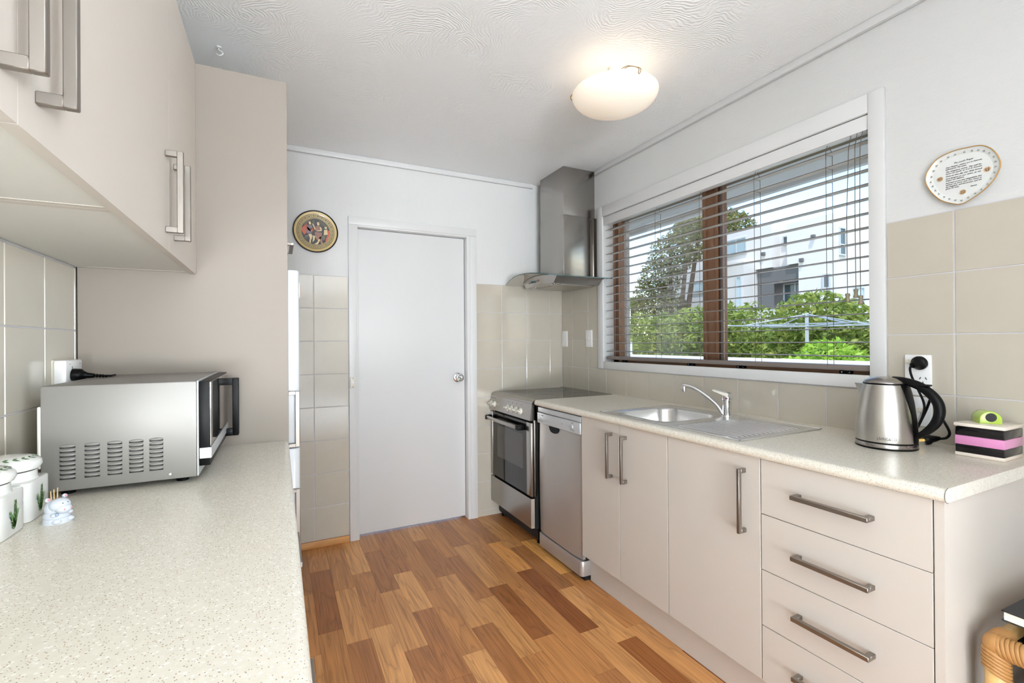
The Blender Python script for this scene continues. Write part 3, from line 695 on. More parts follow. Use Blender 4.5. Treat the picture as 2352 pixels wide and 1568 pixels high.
dr = obj('oven_door', B().box(1.347, 1.366, SVY0 + .062, SVY1 - .032, .302, .742, .001, 1), 'oven_glass', st)
obj('door_stile', B().box(1.345, 1.366, SVY0, SVY0 + .062, .302, .742, .002), 'steel', dr); obj('door_stile', B().box(1.345, 1.366, SVY1 - .032, SVY1, .302, .742, .002), 'steel', dr)
obj('oven_window', B().box(1.3462, 1.3472, 2.565, 2.945, .445, .660), 'oven_window', dr, smooth=0)
hh = obj('door_handle', B().box(1.302, 1.316, 2.580, 3.035, .690, .714, .004), 'steel', dr)
obj('handle_mount', B().box(1.300, 1.347, 2.545, 2.583, .686, .716, .004), 'black_plastic', hh); obj('handle_mount', B().box(1.300, 1.347, 3.032, 3.050, .686, .716, .004), 'black_plastic', hh)
obj('storage_drawer', B().polys([(1.345, SVY0 + .006, .288), (1.345, SVY1, .288), (1.345, SVY1, .112), (1.345, SVY0 + .006, .112), (1.366, SVY0, .288), (1.366, SVY1, .288), (1.366, SVY1, .112), (1.366, SVY0, .112)], [(0, 1, 2, 3), (4, 7, 6, 5), (0, 3, 7, 4), (1, 5, 6, 2), (0, 4, 5, 1), (3, 2, 6, 7)]), 'steel', st, smooth=0)

# ---- dishwasher
dw = thing('dishwasher', 'slim silver dishwasher between the stove and the beige cabinets', 'dishwasher', (1.66, 2.21, 0))
DY0, DY1 = 1.985, 2.424
obj('body', B().box(1.40, 1.945, DY0 + .003, DY1 - .003, .03, .846), 'black_matte', dw, smooth=0)
obj('worktop_strip', B().box(1.374, 1.42, DY0, DY1, .815, .843, .002), 'silver_paint', dw)
cp = obj('control_panel', B().box(1.369, 1.42, DY0, DY1, .752, .812, .003), 'silver_paint', dw)
obj('dial', B().cyl((1.3695, 2.055, .782), (1.362, 2.055, .782), .012, .011, 24, .001), 'silver_paint', cp)
mk = B()
for k, (yy, zz) in enumerate(((2.405, .80), (2.405, .787), (2.405, .774), (2.392, .797), (2.392, .783), (2.392, .768), (2.38, .777), (2.366, .762), (2.37, .8), (2.363, .8), (2.356, .8), (2.155, .783), (2.06, .802), (2.05, .802), (2.066, .765), (2.052, .764), (2.04, .764))): mk.box(1.3685, 1.3692, yy - .003, yy + .003, zz - .002, zz + .002)
obj('panel_marks', mk, 'mark_grey', cp, smooth=0)
# gently bowed door
rowsd = []
for q in range(9):
    tq = q / 8; y = DY0 + .002 + (DY1 - DY0 - .004) * tq; bow = .012 * (1 - (2 * tq - 1) ** 6)
    rowsd.append([(1.386 - bow - .004 * math.sin(PI * zz / .62), y, .112 + zz) for zz in (0, .1, .2, .31, .42, .52, .638)])
db = B().grid(rowsd); db.box(1.386, 1.40, DY0 + .002, DY1 - .002, .112, .75)
do = obj('door', db, 'dw_silver', dw, smooth=60)
obj('pocket_handle', B().prism([(2.29, .75), (2.285, .735), (2.272, .722), (2.25, .717), (2.225, .717), (2.203, .722), (2.19, .735), (2.185, .75)], .004, Matrix(((0, 0, 1, 1.3685), (1, 0, 0, 0), (0, 1, 0, 0), (0, 0, 0, 1)))), 'black_plastic', do)
pb = rrect(1.372, 1.46, DY0 - .001, DY1 + .001, .02, 5)
obj('plinth', B().prism(pb, .078, Matrix.Translation((0, 0, .026)), .003), 'dw_silver', dw)
obj('toe_gap', B().box(1.40, 1.94, DY0 + .01, DY1 - .01, .0, .03), 'black_matte', dw, smooth=0)

# ---- range hood
rh = thing('range_hood', 'stainless steel range hood with curved glass canopy and square duct above the stove', 'range hood', (1.8, 2.77, 1.6))
obj('duct', B().box(1.704, 1.958, 2.640, 2.950, 2.075, 2.399, .002), 'steel', rh)
obj('duct_cover', B().box(1.702, 1.958, 2.638, 2.952, 1.655, 2.075, .002), 'steel', rh)
obj('wall_channel', B().box(1.935, 1.9585, 2.622, 2.637, 1.655, 2.07), 'steel_dark', rh, smooth=0)
gy0, gy1 = 2.452, 3.056
def gz(y): u_ = (y - (gy0 + gy1) / 2) / ((gy1 - gy0) / 2); return 1.641 + .036 * (1 - u_ * u_)
def gx(y): u_ = (y - (gy0 + gy1) / 2) / ((gy1 - gy0) / 2); return 1.472 - .035 * (1 - u_ * u_)
ys_ = [gy0 + (gy1 - gy0) * k / 24 for k in range(25)]
gl = B()
gl.grid([[(gx(y), y, gz(y)) for y in ys_], [(1.955, y, gz(y)) for y in ys_]]); gl.grid([[(gx(y), y, gz(y) - .006) for y in ys_], [(1.955, y, gz(y) - .006) for y in ys_]])
go = obj('glass_canopy', gl, 'hood_glass', rh)
P('glass_edge', (70, 92, 90), .1)
ge = B(); ge.grid([[(gx(y), y, gz(y)) for y in ys_], [(gx(y), y, gz(y) - .006) for y in ys_]]); ge.grid([[(x, gy0, gz(gy0)) for x in (gx(gy0), 1.955)], [(x, gy0, gz(gy0) - .006) for x in (gx(gy0), 1.955)]]); ge.grid([[(x, gy1, gz(gy1)) for x in (gx(gy1), 1.955)], [(x, gy1, gz(gy1) - .006) for x in (gx(gy1), 1.955)]])
obj('polished_edge', ge, 'glass_edge', go)
hy0, hy1 = 2.534, 2.996
hys = [hy0 + (hy1 - hy0) * k / 16 for k in range(17)]
def htop(y): return gz(y) - .0075
bb = B()
fx = lambda y: 1.583 - .03 * (1 - ((y - 2.765) / .231) ** 2)
bb.grid([[(fx(y), y, htop(y)) for y in hys], [(fx(2.765 + (y - 2.765) * .8) + .012, 2.765 + (y - 2.765) * .8, 1.607) for y in hys], [(1.955, 2.765 + (y - 2.765) * .8, 1.607) for y in hys]])
bb.grid([[(fx(hy0), hy0, htop(hy0)), (1.955, hy0, htop(hy0))], [(fx(2.58) + .012, 2.765 - .231 * .8, 1.607), (1.955, 2.765 - .231 * .8, 1.607)]])
bb.grid([[(fx(hy1), hy1, htop(hy1)), (1.955, hy1, htop(hy1))], [(fx(2.58) + .012, 2.765 + .231 * .8, 1.607), (1.955, 2.765 + .231 * .8, 1.607)]])
bb.grid([[(fx(y), y, htop(y)) for y in hys], [(1.955, y, htop(y)) for y in hys]])
ho = obj('body', bb, 'steel', rh, smooth=30)
def on_front(y, s_):   # point on the sloping control fascia
    y2 = 2.765 + (y - 2.765) * .8; a = Vector((fx(y), y, htop(y))); b_ = Vector((fx(y2) + .012, y2, 1.607)); return a.lerp(b_, s_)
for yy in (2.875, 2.855, 2.75, 2.73):
    p_ = on_front(yy, .5); obj('button', B().cyl(p_ + Vector((.002, 0, .001)), p_ + Vector((-.004, 0, -.002)), .0055, .005, 14), 'steel_dark', ho)
p_ = on_front(2.803, .5); obj('display', B().box(-.003, .0015, -.03, .03, -.009, .009, .001, 1, Matrix.Translation(p_) @ Matrix.Rotation(.3, 4, 'Y')), 'led', ho)
obj('filter', B().box(1.66, 1.93, 2.61, 2.92, 1.602, 1.608, .002), 'filter_mesh', ho)
for yy in (2.64, 2.89): obj('spotlight', B().lathe([(0, -.002), (.022, -.002), (.026, .002), (.026, .006)], (1.625, yy, 1.604), 24), 'chrome', ho)

# ------------------------------------------------------------------ left side
lt = B(); counter_profile(lt, .030, -1, -.32, 1.849, CZ0, CZ1, -.02); lt.box(-.544, -.02, -.32, 1.849, CZ0, CZ1)
tag(obj('countertop', lt, 'laminate', smooth=30), 'speckled cream worktop on the left carrying the microwave', 'countertop')
for k, (y0, y1) in enumerate(((1.05, 1.848), (.35, 1.05), (-.31, .35))):
    t = thing('base_cabinet', ('beige base cabinet under the microwave worktop, next to the tall panel', 'beige base cabinet under the middle of the left worktop', 'beige base cabinet under the near end of the left worktop')[k], 'cabinet', (-.26, (y0 + y1) / 2, .14), 'base cabinets under the left worktop')
    obj('carcass', B().box(-.544, -.006, y0 + .001, y1 - .001, .0, .849), 'cabinet', t, smooth=0)
    n_ = 2; 
    for z0, z1 in ((.62, .849), (.38, .62), (.143, .38)):
        f_ = obj('drawer_front', B().box(-.005, .012, y0 + .002, y1 - .002, z0 + .001, z1 - .001, .0012, 1), 'cabinet', t)
        ym = (1.318, .74, .02)[k]; bar_handle(f_, .012, 1, ym - .1, ym + .1, z0 + .083, vertical=False, wid=.0125)
fh = thing('fridge_housing', 'tall fridge housing with plain side panel and cabinet above the fridge', 'cabinet', (-.26, 2.16, 0))
obj('side_panel', B().box(-.544, .030, 1.850, 1.868, .0, 2.156, .001, 1), 'tall_panel_dimmed', fh)
# wall cabinets
XU = -.243
units = ((1.0459, 1.848, (1.0459 - .0009, 1.424, 1.848)), (.290, 1.0457, (.290, .668, 1.0457 + .0009)), (-.46 + .15, .288, (-.31, -.011, .288)))
for k, (y0, y1, js) in enumerate(units):
    t = thing('wall_cabinet', ('beige two-door wall cabinet above the microwave, against the tall panel', 'beige two-door wall cabinet at the top left, nearest in view', 'beige wall cabinet at the end of the run behind the viewer')[k], 'cabinet', (-.4, (y0 + y1) / 2, 1.46), 'wall cabinets over the left worktop')
    obj('carcass', B().box(-.543, XU - .020, y0, y1, 1.462, 2.155), 'under', t, smooth=0)
    obj('gap_shade', B().box(XU - .0197, XU - .0185, y0, y1, 1.4595, 1.466), 'black_matte', t, smooth=0)  # black strip standing for the shade in the gap behind the doors
    for a, b_ in ((y1 - .018, y1 - .0005), (y0 + .0005, y0 + .018)): obj('joint_strip', B().box(-.543, XU - .022, a, b_, 1.4612, 1.4622), 'cabinet', t, smooth=0)
    for j, (a, b_) in enumerate(zip(js, js[1:])):
        dd = obj('door', B().box(XU - .018, XU, a + .0007, b_ - .0007, 1.457, 2.155), 'cabinet', t, smooth=0)
        bar_handle(dd, XU, 1, 1.497, 1.696, (b_ - .039) if j == 0 else (a + .063 if k == 0 else a + .043), proj=.037)
obj('carcass', B().box(-.543, .0, 1.872, 2.47, 1.56, 2.155), 'cabinet', fh, smooth=0)
dd = obj('door', B().box(.0, .018, 1.873, 2.47, 1.56, 2.155, .001, 1), 'cabinet', fh); bar_handle(dd, .018, 1, 2.0, 2.2, 1.612, vertical=False)
# fridge
t = thing('fridge', 'white fridge-freezer with rounded doors and steel handles behind the tall panel', 'fridge', (-.22, 2.16, 0))
obj('body', B().box(-.5, .0, 1.885, 2.465, .02, 1.485, .006), 'fridge_white', t)
def fdoor(z0, z1):
    p2 = [(.002, 1.885), (.002, 2.465)] + [(.068 - .02 + .02 * math.sin(a), 2.465 - .02 + .02 * math.cos(a)) for a in (0, .4, .8, 1.2, PI / 2)] + [(.068 - .02 + .02 * math.cos(a), 1.885 + .02 - .02 * math.sin(a)) for a in (0, .4, .8, 1.2, PI / 2)]
    return obj('door', B().prism(p2, z1 - z0, Matrix.Translation((0, 0, z0)), .006), 'fridge_white', t)
d1 = fdoor(.862, 1.496); d2 = fdoor(.06, .846)
def fhandle(dd, z0, z1): obj('handle', B().box(.052, .067, 1.870, 1.882, z0, z1, .0015, 1).box(.03, .053, 1.870, 1.885, z0, z0 + .013, .001, 1).box(.03, .053, 1.870, 1.885, z1 - .013, z1, .001, 1), 'handle_steel', dd)
fhandle(d1, .852, 1.054); fhandle(d2, .50, .70)
fm = thing('fridge_magnet', 'small oval magnet on the edge of the white fridge door', 'magnet', (.072, 1.91, 1.42))
obj('disc', B().ball((.0695, 1.91, 1.424), .003, .012, .030), 'cream_plastic', fm); obj('picture', B().ball((.0718, 1.91, 1.424), .0012, .007, .02), 'plate_red', fm)

# ------------------------------------------------------------------ things on the left worktop
mw = thing('microwave', 'silver microwave oven with black door handle on the left worktop', 'microwave', (-.32, 1.61, CZ1))
mb = obj('casing', B().box(-.475, -.184, 1.397, 1.832, .897, 1.135, .004), 'microwave_silver', mw)
obj('front_flange', B().box(-.184, -.180, 1.396, 1.833, .899, 1.136, .001, 1), 'silver_paint', mw)
md = obj('door', B().box(-.180, -.156, 1.399, 1.830, .922, 1.133, .002), 'black_plastic', mw)
obj('door_face', B().box(-.1565, -.1545, 1.401, 1.828, .970, 1.131, .0005, 1), 'mirror_silver', md)
obj('trim_strip', B().box(-.179, -.153, 1.3975, 1.831, .940, .967, .001, 1), 'silver_paint', md)
obj('handle', B().box(-.136, -.118, 1.762, 1.795, .930, 1.116, .003).box(-.158, -.134, 1.764, 1.793, .930, .952, .002).box(-.158, -.134, 1.764, 1.793, 1.094, 1.116, .002), 'black_plastic', md, label='black loop handle')
lv = B().ball((0, 0, 0), .0148, .0038, .0036, 14); lme = bpy.data.meshes.new('vent_louvre'); lv.bm.to_mesh(lme); lme.materials.append(MT['microwave_silver'])
sv = B().box(-.0135, .0135, -.0005, .0005, -.0018, .0018); sme = bpy.data.meshes.new('vent_slot'); sv.bm.to_mesh(sme); sme.materials.append(MT['black_matte'])
for cxv in (-.4285, -.3855, -.3445, -.3045, -.2658):
    for k in range(8):
        zz = .9965 - .01 * k; a = obj('vent_louvre', (lme, Vector((cxv, 1.3972, zz + .0018))), None, mb); obj('vent_slot', (sme, Vector((cxv, 1.3966, zz - .0016))), None, a)
obj('screw', B().lathe([(0, .0022), (.003, .0018), (.0042, 0)], (-.239, 1.397, .910), 14, R), 'chrome', mb)
for xx, yy in ((-.44, 1.44), (-.22, 1.44), (-.44, 1.79), (-.22, 1.79)): obj('foot', B().cyl((xx, yy, CZ1), (xx, yy, .898), .013, .015, 16), 'black_plastic', mw)
obj('rear_bumper', B().box(-.482, -.474, 1.40, 1.82, .95, 1.09, .004), 'cream_plastic', mw)

def canister(yc, label, xc=-.481, r=.0492):
    t = thing('canister', label, 'canister', (xc, yc, CZ1), 'herb canisters')
    poly = []
    for k in range(64):
        a = 2 * PI * k / 64; c, s_ = math.cos(a), math.sin(a); f_ = (abs(c) ** 7 + abs(s_) ** 7) ** (-1 / 7); poly.append((xc + r * f_ * c, yc + r * f_ * s_))
    obj('pot', B().prism(poly, .077, Matrix.Translation((0, 0, CZ1 + .0002)), .003).lathe([(.045, 0), (.043, .006), (.0425, .018)], (xc, yc, CZ1 + .0765), 40), 'ceramic_white', t)
    ld = obj('lid', B().lathe([(.0405, 0), (.0465, .002), (.0505, .010), (.049, .018), (.042, .0245), (.03, .0285), (.015, .030), (0, .0302)], (xc, yc, CZ1 + .0955), 48), 'ceramic_white', t)
    rr = random.Random(int(yc * 1000)); sp_ = B(); st_ = B()
    x_ = xc + r + .0007
    def blade(b, y, z, ang, L, wd):
        dy, dz = math.sin(ang), math.cos(ang); b.polys([(x_, y, z), (x_, y + dy * L * .5 + dz * wd, z + dz * L * .5 - dy * wd), (x_, y + dy * L, z + dz * L), (x_, y + dy * L * .5 - dz * wd, z + dz * L * .5 + dy * wd)], [(0, 1, 2, 3)])
    for (y0, z0, y1, z1, n_) in ((yc - .003, .893, yc + .004, .944, 26), (yc - .003, .897, yc - .017, .928, 14), (yc - .002, .897, yc + .012, .926, 12)):
        for k in range(n_):
            u_ = k / n_; y = y0 + (y1 - y0) * u_; z = z0 + (z1 - z0) * u_
            for sg in (-1, 1): blade(sp_ if k % 3 else st_, y, z, sg * rr.uniform(.5, .95) + (y1 - y0) * 12, rr.uniform(.007, .0115) * (1.15 - .5 * u_), .0014)
    obj('herb_print', sp_, 'leaf_print', t, smooth=0); obj('herb_print', st_, 'leaf_print_dark', t, smooth=0)
    obj('name_print', B().polys([(x_, yc - .022, .920), (x_, yc - .012, .917), (x_, yc - .012, .9185), (x_, yc - .022, .9215)], [(0, 1, 2, 3)]).polys([(x_, yc - .022, .9235), (x_, yc - .012, .9205), (x_, yc - .012, .9215), (x_, yc - .022, .9245)], [(0, 1, 2, 3)]), 'blue_print', t, smooth=0)
    wr_ = B()
    for k in range(18):
        a = 2 * PI * k / 18
        for da, rr_ in ((.09, .0445), (.02, .034)):
            L_ = .011; c = Vector((xc + .039 * math.cos(a), yc + .039 * math.sin(a), 0)); e = Vector((xc + rr_ * math.cos(a + .25), yc + rr_ * math.sin(a + .25), 0)); m_ = (c + e) / 2; nrm = (e - c).orthogonal(); nrm = Vector((-(e - c).y, (e - c).x, 0)).normalized() * .0022
            zf = lambda p: CZ1 + .0955 + .0308 - .0085 * max(0, (math.hypot(p.x - xc, p.y - yc) - .018) / .03) ** 1.6
            q4 = [c, m_ + nrm, e, m_ - nrm]; wr_.polys([(p.x, p.y, zf(p)) for p in q4], [(0, 1, 2, 3)])
    obj('lid_wreath', wr_, 'leaf_print_dark', ld, smooth=0)
canister(1.273, 'white ceramic herb canister beside the microwave, the farther of two')
canister(1.167, 'white ceramic herb canister at the left edge, the nearer of two')

hp = thing('toothpick_holder', 'small white ceramic hippo figurine holding toothpicks in front of the canisters', 'figurine', (-.388, 1.213, CZ1))
hx, hy = -.388, 1.213; hz = CZ1
fdir = Vector((.78, -.62, 0)); sd = Vector((.62, .78, 0))
def hpt(f_, s_, z): return Vector((hx, hy, hz + z)) + fdir * f_ + sd * s_
hb_ = B().ball(hpt(-.001, 0, .0125), .0205, .0195, .0135).ball(hpt(-.003, 0, .026), .0175, .0175, .018)
hb_.ball(hpt(.007, 0, .033), .0165, .0165, .0135).ball(hpt(.016, 0, .0275), .0125, .0135, .0095)
for sg in (-1, 1): hb_.ball(hpt(-.002, sg * .0145, .046), .0042, .0036, .0042).ball(hpt(.012, sg * .0125, .017), .006, .005, .0042).ball(hpt(.015, sg * .011, .005), .0075, .0065, .0052)
hb_.cyl((hx, hy, hz), (hx, hy, hz + .01), .0215, .0205, 28)
obj('body', hb_, 'hippo', hp, smooth=80)
for sg in (-1, 1):
    obj('eye', B().ball(hpt(.0205, sg * .0042, .0385), .0012), 'ink', hp); obj('nostril', B().ball(hpt(.0275, sg * .006, .028), .0014), 'pink_print', hp); obj('ear', B().ball(hpt(.0005, sg * .0145, .0465), .0022, .0022, .0026), 'pink_print', hp)
obj('flower', B().ball(hpt(.0175, -.0125, .0185), .003, .003, .003), 'blue_print', hp)
for k, (f_, s_) in enumerate(((-.008, -.004), (-.009, .001), (-.007, .005))): obj('toothpick', B().cyl(hpt(f_, s_, .03), hpt(f_ - .002, s_ + .001 * k, .0595 + .002 * k), .0011, .0007, 8), 'pick_wood', hp)

ws = thing('wall_socket', 'white surface-mounted power socket above the microwave on the left tiled wall', 'socket', (-.53, 1.705, 1.11))
obj('back_box', B().box(-.545, -.535, 1.668, 1.772, 1.09, 1.186, .002), 'cream_plastic', ws)
obj('face_plate', B().box(-.535, -.508, 1.652, 1.766, 1.085, 1.186, .005), 'white_plastic', ws)
obj('pin_slots', B().box(-.5082, -.5075, 1.69, 1.692, 1.160, 1.168).box(-.5082, -.5075, 1.672, 1.676, 1.174, 1.1755).box(-.5082, -.5075, 1.745, 1.749, 1.174, 1.1755), 'ink', ws, smooth=0)
RYm = Matrix.Rotation(PI / 2, 4, 'Y')
pg = thing('power_plug', 'black moulded plug pushed into the socket above the microwave', 'plug', (-.48, 1.69, 1.14))
obj('plug_body', B().lathe([(0, 0), (.0165, 0), (.017, .004), (.017, .017), (.0155, .0205), (.013, .022), (.0075, .032), (.006, .045), (0, .045)], (-.5075, 1.690, 1.1455), 26, Matrix.Rotation(.09, 4, 'Y') @ RYm), 'black_plastic', pg)
rl = B()
for k in range(5): rl.lathe([(.003, -.003), (.0056 - .0004 * k, -.0022), (.0056 - .0004 * k, .0012), (.003, .002)], (-.461 + .0065 * k, 1.690, 1.1415 - .0006 * k), 14, RYm)
obj('strain_relief', rl, 'black_plastic', pg); obj('cable', B().tube([(-.465, 1.69, 1.1415), (-.437, 1.69, 1.1395), (-.428, 1.70, 1.139), (-.428, 1.74, 1.139)], .003, 8), 'black_plastic', pg)

# ------------------------------------------------------------------ things on the right worktop
kt = thing('kettle', 'brushed steel electric kettle with black handle on the window worktop', 'kettle', (1.748, .817, CZ1))
KX, KY = 1.748, .817
obj('power_base', B().lathe([(0, 0), (.079, 0), (.081, .002), (.081, .005), (.079, .006)], (KX, KY, CZ1), 56), 'black_plastic', kt)
obj('base_ring', B().lathe([(.0795, .005), (.0805, .006), (.0805, .016), (.0795, .0175), (.077, .0175)], (KX, KY, CZ1), 56), 'steel', kt)
obj('base_seal', B().lathe([(.0785, .0172), (.0785, .0235)], (KX, KY, CZ1), 56), 'black_plastic', kt)
kprof = [(.0802, .0225), (.0806, .026), (.0800, .05), (.0785, .08), (.0755, .11), (.0705, .145), (.0645, .175), (.0590, .197), (.0575, .2015), (.0555, .2035)]
P('kettle_steel', (196, 193, 188), .3, metal=1.)
kb_ = obj('body', B().lathe(kprof, (KX, KY, CZ1), 64), 'kettle_steel', kt)
ls = B(); 
def krad(z):
    for (r0, z0), (r1, z1) in zip(kprof, kprof[1:]):
        if z0 <= z <= z1: return r0 + (r1 - r0) * (z - z0) / (z1 - z0)
    return kprof[-1][0]
ld = obj('lid', B().lathe([(.0575, .2025), (.0575, .2065), (.0535, .2115), (.04, .219), (.022, .2235), (0, .225)], (KX, KY, CZ1), 56), 'steel', kt)
obj('lid_seal', B().lathe([(.0572, .1995), (.0584, .2005), (.0584, .2045), (.057, .2055)], (KX, KY, CZ1), 56), 'black_plastic', ld)
spt = [(-.0225, -.035), (.0225, -.035), (0, .033)]
z0_, z1_ = CZ1 + .1455, CZ1 + .1975
yb = lambda z: KY + krad(z - CZ1)
obj('spout', B().polys([(KX - .026, KY + .052, z1_), (KX + .026, KY + .052, z1_), (KX, KY + .0905, z1_ + .001), (KX - .004, KY + .068, z0_), (KX + .004, KY + .068, z0_), (KX - .024, KY + .048, z0_ + .01), (KX + .024, KY + .048, z0_ + .01)], [(0, 2, 1), (0, 5, 3, 2), (1, 2, 4, 6), (2, 3, 4), (3, 5, 6, 4)]), 'kettle_steel', kt, smooth=0)
st_rows = []
for z in (.0225, .05, .08, .11, .145, .175, .197, .203):
    hw = .17 + .28 * max(0, (z - .12) / .083); rr_ = krad(min(z, .2034)) + .0016
    st_rows.append([(KX + rr_ * math.sin(a), KY - rr_ * math.cos(a), CZ1 + z) for a in [(-hw + 2 * hw * q / 8) for q in range(9)]])
obj('handle_strip', B().grid(st_rows), 'black_plastic', kt)
hpath = catmull([(KX, KY - .020, CZ1 + .216), (KX, KY - .055, CZ1 + .212), (KX, KY - .095, CZ1 + .197), (KX, KY - .128, CZ1 + .165), (KX, KY - .138, CZ1 + .130), (KX, KY - .128, CZ1 + .092), (KX, KY - .102, CZ1 + .060), (KX, KY - .076, CZ1 + .042)], 6)
nh = len(hpath); obj('handle', B().tube(hpath, [.010 + .004 * math.sin(PI * k / (nh - 1)) - (.004 * max(0, (k - nh * .7) / (nh * .3))) for k in range(nh)], 16), 'black_plastic', kt)
obj('lid_button', B().box(KX - .016, KX + .016, KY - .116, KY - .09, CZ1 + .2, CZ1 + .206, .003), 'black_plastic', kt)
# lettering wrapped round the body
ang = math.atan2(-KY - .10, -KX) - .02
tme = text('lettering', 'LIVING&CO', .0125, 'ink', kt, Matrix(), align='CENTER', extrude=.0)
me = tme.data; off_ = tme.location.copy()
for v_ in me.vertices:
    p = v_.co + off_; zz = .031 + p.y; a = ang + p.x * .74 / .081; rr_ = krad(zz) + .0009
    v_.co = Vector((KX + rr_ * math.cos(a), KY + rr_ * math.sin(a), CZ1 + zz))
tme.location = (0, 0, 0); WORLD[tme.name] = Vector((0, 0, 0))

def socket_plate(name, label, y0, y1, z0, z1, rockers, slots):
    t = thing(name, label, 'socket', (1.95, (y0 + y1) / 2, z0)); pl_ = obj('plate', B().box(1.946, 1.9545, y0, y1, z0, z1, .003), 'white_plastic', t)
    for yy, zz in rockers:
        rk = obj('rocker', B().box(1.9425, 1.947, yy - .010, yy + .010, zz - .0075, zz + .0075, .002), 'cream_plastic', t); obj('on_mark', B().box(1.9421, 1.9427, yy - .001, yy + .001, zz + .004, zz + .0055), 'red_dot', rk, smooth=0)
    for yy, zz in slots:
        b = B()
        for dy, dz, an in ((.008, .006, .5), (-.008, .006, -.5), (0, -.009, 0)): b.box(-.0006, .0006, -.0011, .0011, -.0042, .0042, M=Matrix.Translation((1.9458, yy + dy, zz + dz)) @ Matrix.Rotation(an, 4, 'X'))
        obj('pin_slots', b, 'ink', t, smooth=0)
    return t
socket_plate('double_socket', 'white double power socket on the tiles behind the kettle', .777, .852, 1.035, 1.173, ((.839, 1.150), (.839, 1.085)), ((.800, 1.088),))
socket_plate('wall_switch', 'white switch plate on the tiles seen through the kettle handle', .777, .852, .932, 1.030, ((.812, .986),), ())
kp = thing('power_plug', 'round black plug in the double socket behind the kettle', 'plug', (1.93, .805, 1.145))
qd = Vector((-.80, .12, -.18)).to_track_quat('Z', 'Y').to_matrix().to_4x4()
obj('plug_body', B().lathe([(0, 0), (.0225, 0), (.0235, .004), (.0225, .012), (.017, .016), (.0135, .03), (.008, .042), (0, .043)], (1.945, .806, 1.147), 28, qd), 'black_plastic', kp)
obj('cable', B().tube(catmull([(1.906, .812, 1.139), (1.897, .815, 1.128), (1.897, .81, 1.10), (1.9, .795, 1.06), (1.905, .78, 1.0), (1.90, .80, .93), (1.88, .83, .889), (1.86, .86, .887)], 6), .0036, 8), 'black_plastic', kp)
lp = thing('loose_plug', 'black unplugged plug lying on the worktop between kettle and striped box', 'plug', (1.88, .75, CZ1))
q2 = Vector((.35, -.5, .12)).to_track_quat('Z', 'Y').to_matrix().to_4x4()
obj('plug_body', B().lathe([(0, 0), (.017, 0), (.018, .005), (.017, .012), (.012, .018), (.0085, .03), (.005, .04), (0, .04)], (1.868, .765, .902), 22, q2), 'black_plastic', lp)
obj('pins', B().box(-.003, -.001, -.004, .004, -.017, 0, M=Matrix.Translation((1.868, .765, .902)) @ q2 @ Matrix.Translation((-.005, 0, 0))).box(.001, .003, -.004, .004, -.017, 0, M=Matrix.Translation((1.868, .765, .902)) @ q2 @ Matrix.Translation((.005, 0, 0))), 'brass', lp)
obj('cable', B().tube(catmull([(1.888, .733, .908), (1.897, .72, .913), (1.9, .714, .93), (1.9, .726, .96), (1.9, .739, .986), (1.91, .752, 1.03), (1.925, .765, 1.05), (1.932, .79, .98), (1.93, .83, .89), (1.90, .86, .8875)], 6), .0038, 8), 'black_plastic', lp)

cb = thing('ceramic_box', 'black and pink striped ceramic box with green sweet on its lid', 'box', (1.862, .61, CZ1))
X0, X1, Y0, Y1 = 1.797, 1.926, .556, .664
obj('foot', B().box(X0, X1, Y0, Y1, CZ1, .894, .003), 'bone', cb)
obj('black_layer', B().box(X0 + .001, X1 - .001, Y0 + .001, Y1 - .001, .893, .917, .003), 'gloss_black', cb)
obj('pink_layer', B().box(X0 + .0005, X1 - .0005, Y0 + .0005, Y1 - .0005, .9165, .943, .002), 'pink', cb)
obj('black_layer', B().box(X0 + .001, X1 - .001, Y0 + .001, Y1 - .001, .9425, .968, .003), 'gloss_black', cb)
ldd = obj('lid', B().box(X0 - .002, X1 + .002, Y0 - .002, Y1 + .002, .9695, .980, .003), 'bone', cb)
arch = [(-.025, 0), (.025, 0)] + [(.025 * math.cos(a), .012 + .024 * math.sin(a)) for a in [PI * k / 14 for k in range(15)]]
Ma = Matrix.Translation((1.862, .615, .9795)) @ Matrix.Rotation(math.radians(-52), 4, 'Z') @ Matrix.Rotation(PI / 2, 4, 'X')
kn_ = obj('sweet_knob', B().prism(arch, .058, Ma @ Matrix.Translation((0, 0, -.029)), .003), 'lime', ldd)
obj('liquorice_dot', B().cyl(Ma @ Vector((0, .019, .0285)), Ma @ Vector((0, .019, .0296)), .0125, seg=28), 'ink', kn_)

# ------------------------------------------------------------------ on the walls
def light_switch(label, y0, y1, z0, z1):
    t = thing('light_switch', label, 'switch', (1.95, (y0 + y1) / 2, z0), 'switches on the window wall')
    obj('plate', B().box(1.9465, 1.9545, y0, y1, z0, z1, .003), 'white_plastic', t)
    obj('rocker', B().box(1.943, 1.947, (y0 + y1) / 2 - .0055, (y0 + y1) / 2 + .0055, (z0 + z1) / 2 - .008, (z0 + z1) / 2 + .008, .002), 'cream_plastic', t)
light_switch('white light switch on the tiles beside the window frame', 2.671, 2.743, 1.189, 1.309)
light_switch('white light switch in the tiled corner under the range hood', 2.982, 3.056, 1.190, 1.309)
t = thing('slim_switch', 'narrow white switch screwed to the left door frame', 'switch', (.41, 3.045, .95))
obj('plate', B().box(.394, .426, 3.0385, 3.0485, .950, 1.017, .002), 'cream_plastic', t); obj('rocker', B().box(.403, .417, 3.034, 3.039, .977, .992, .002), 'white_plastic', t)
for zz in (.957, 1.010): obj('screw', B().cyl((.410, 3.0375, zz), (.410, 3.0388, zz), .0026, seg=12), 'ink', t)

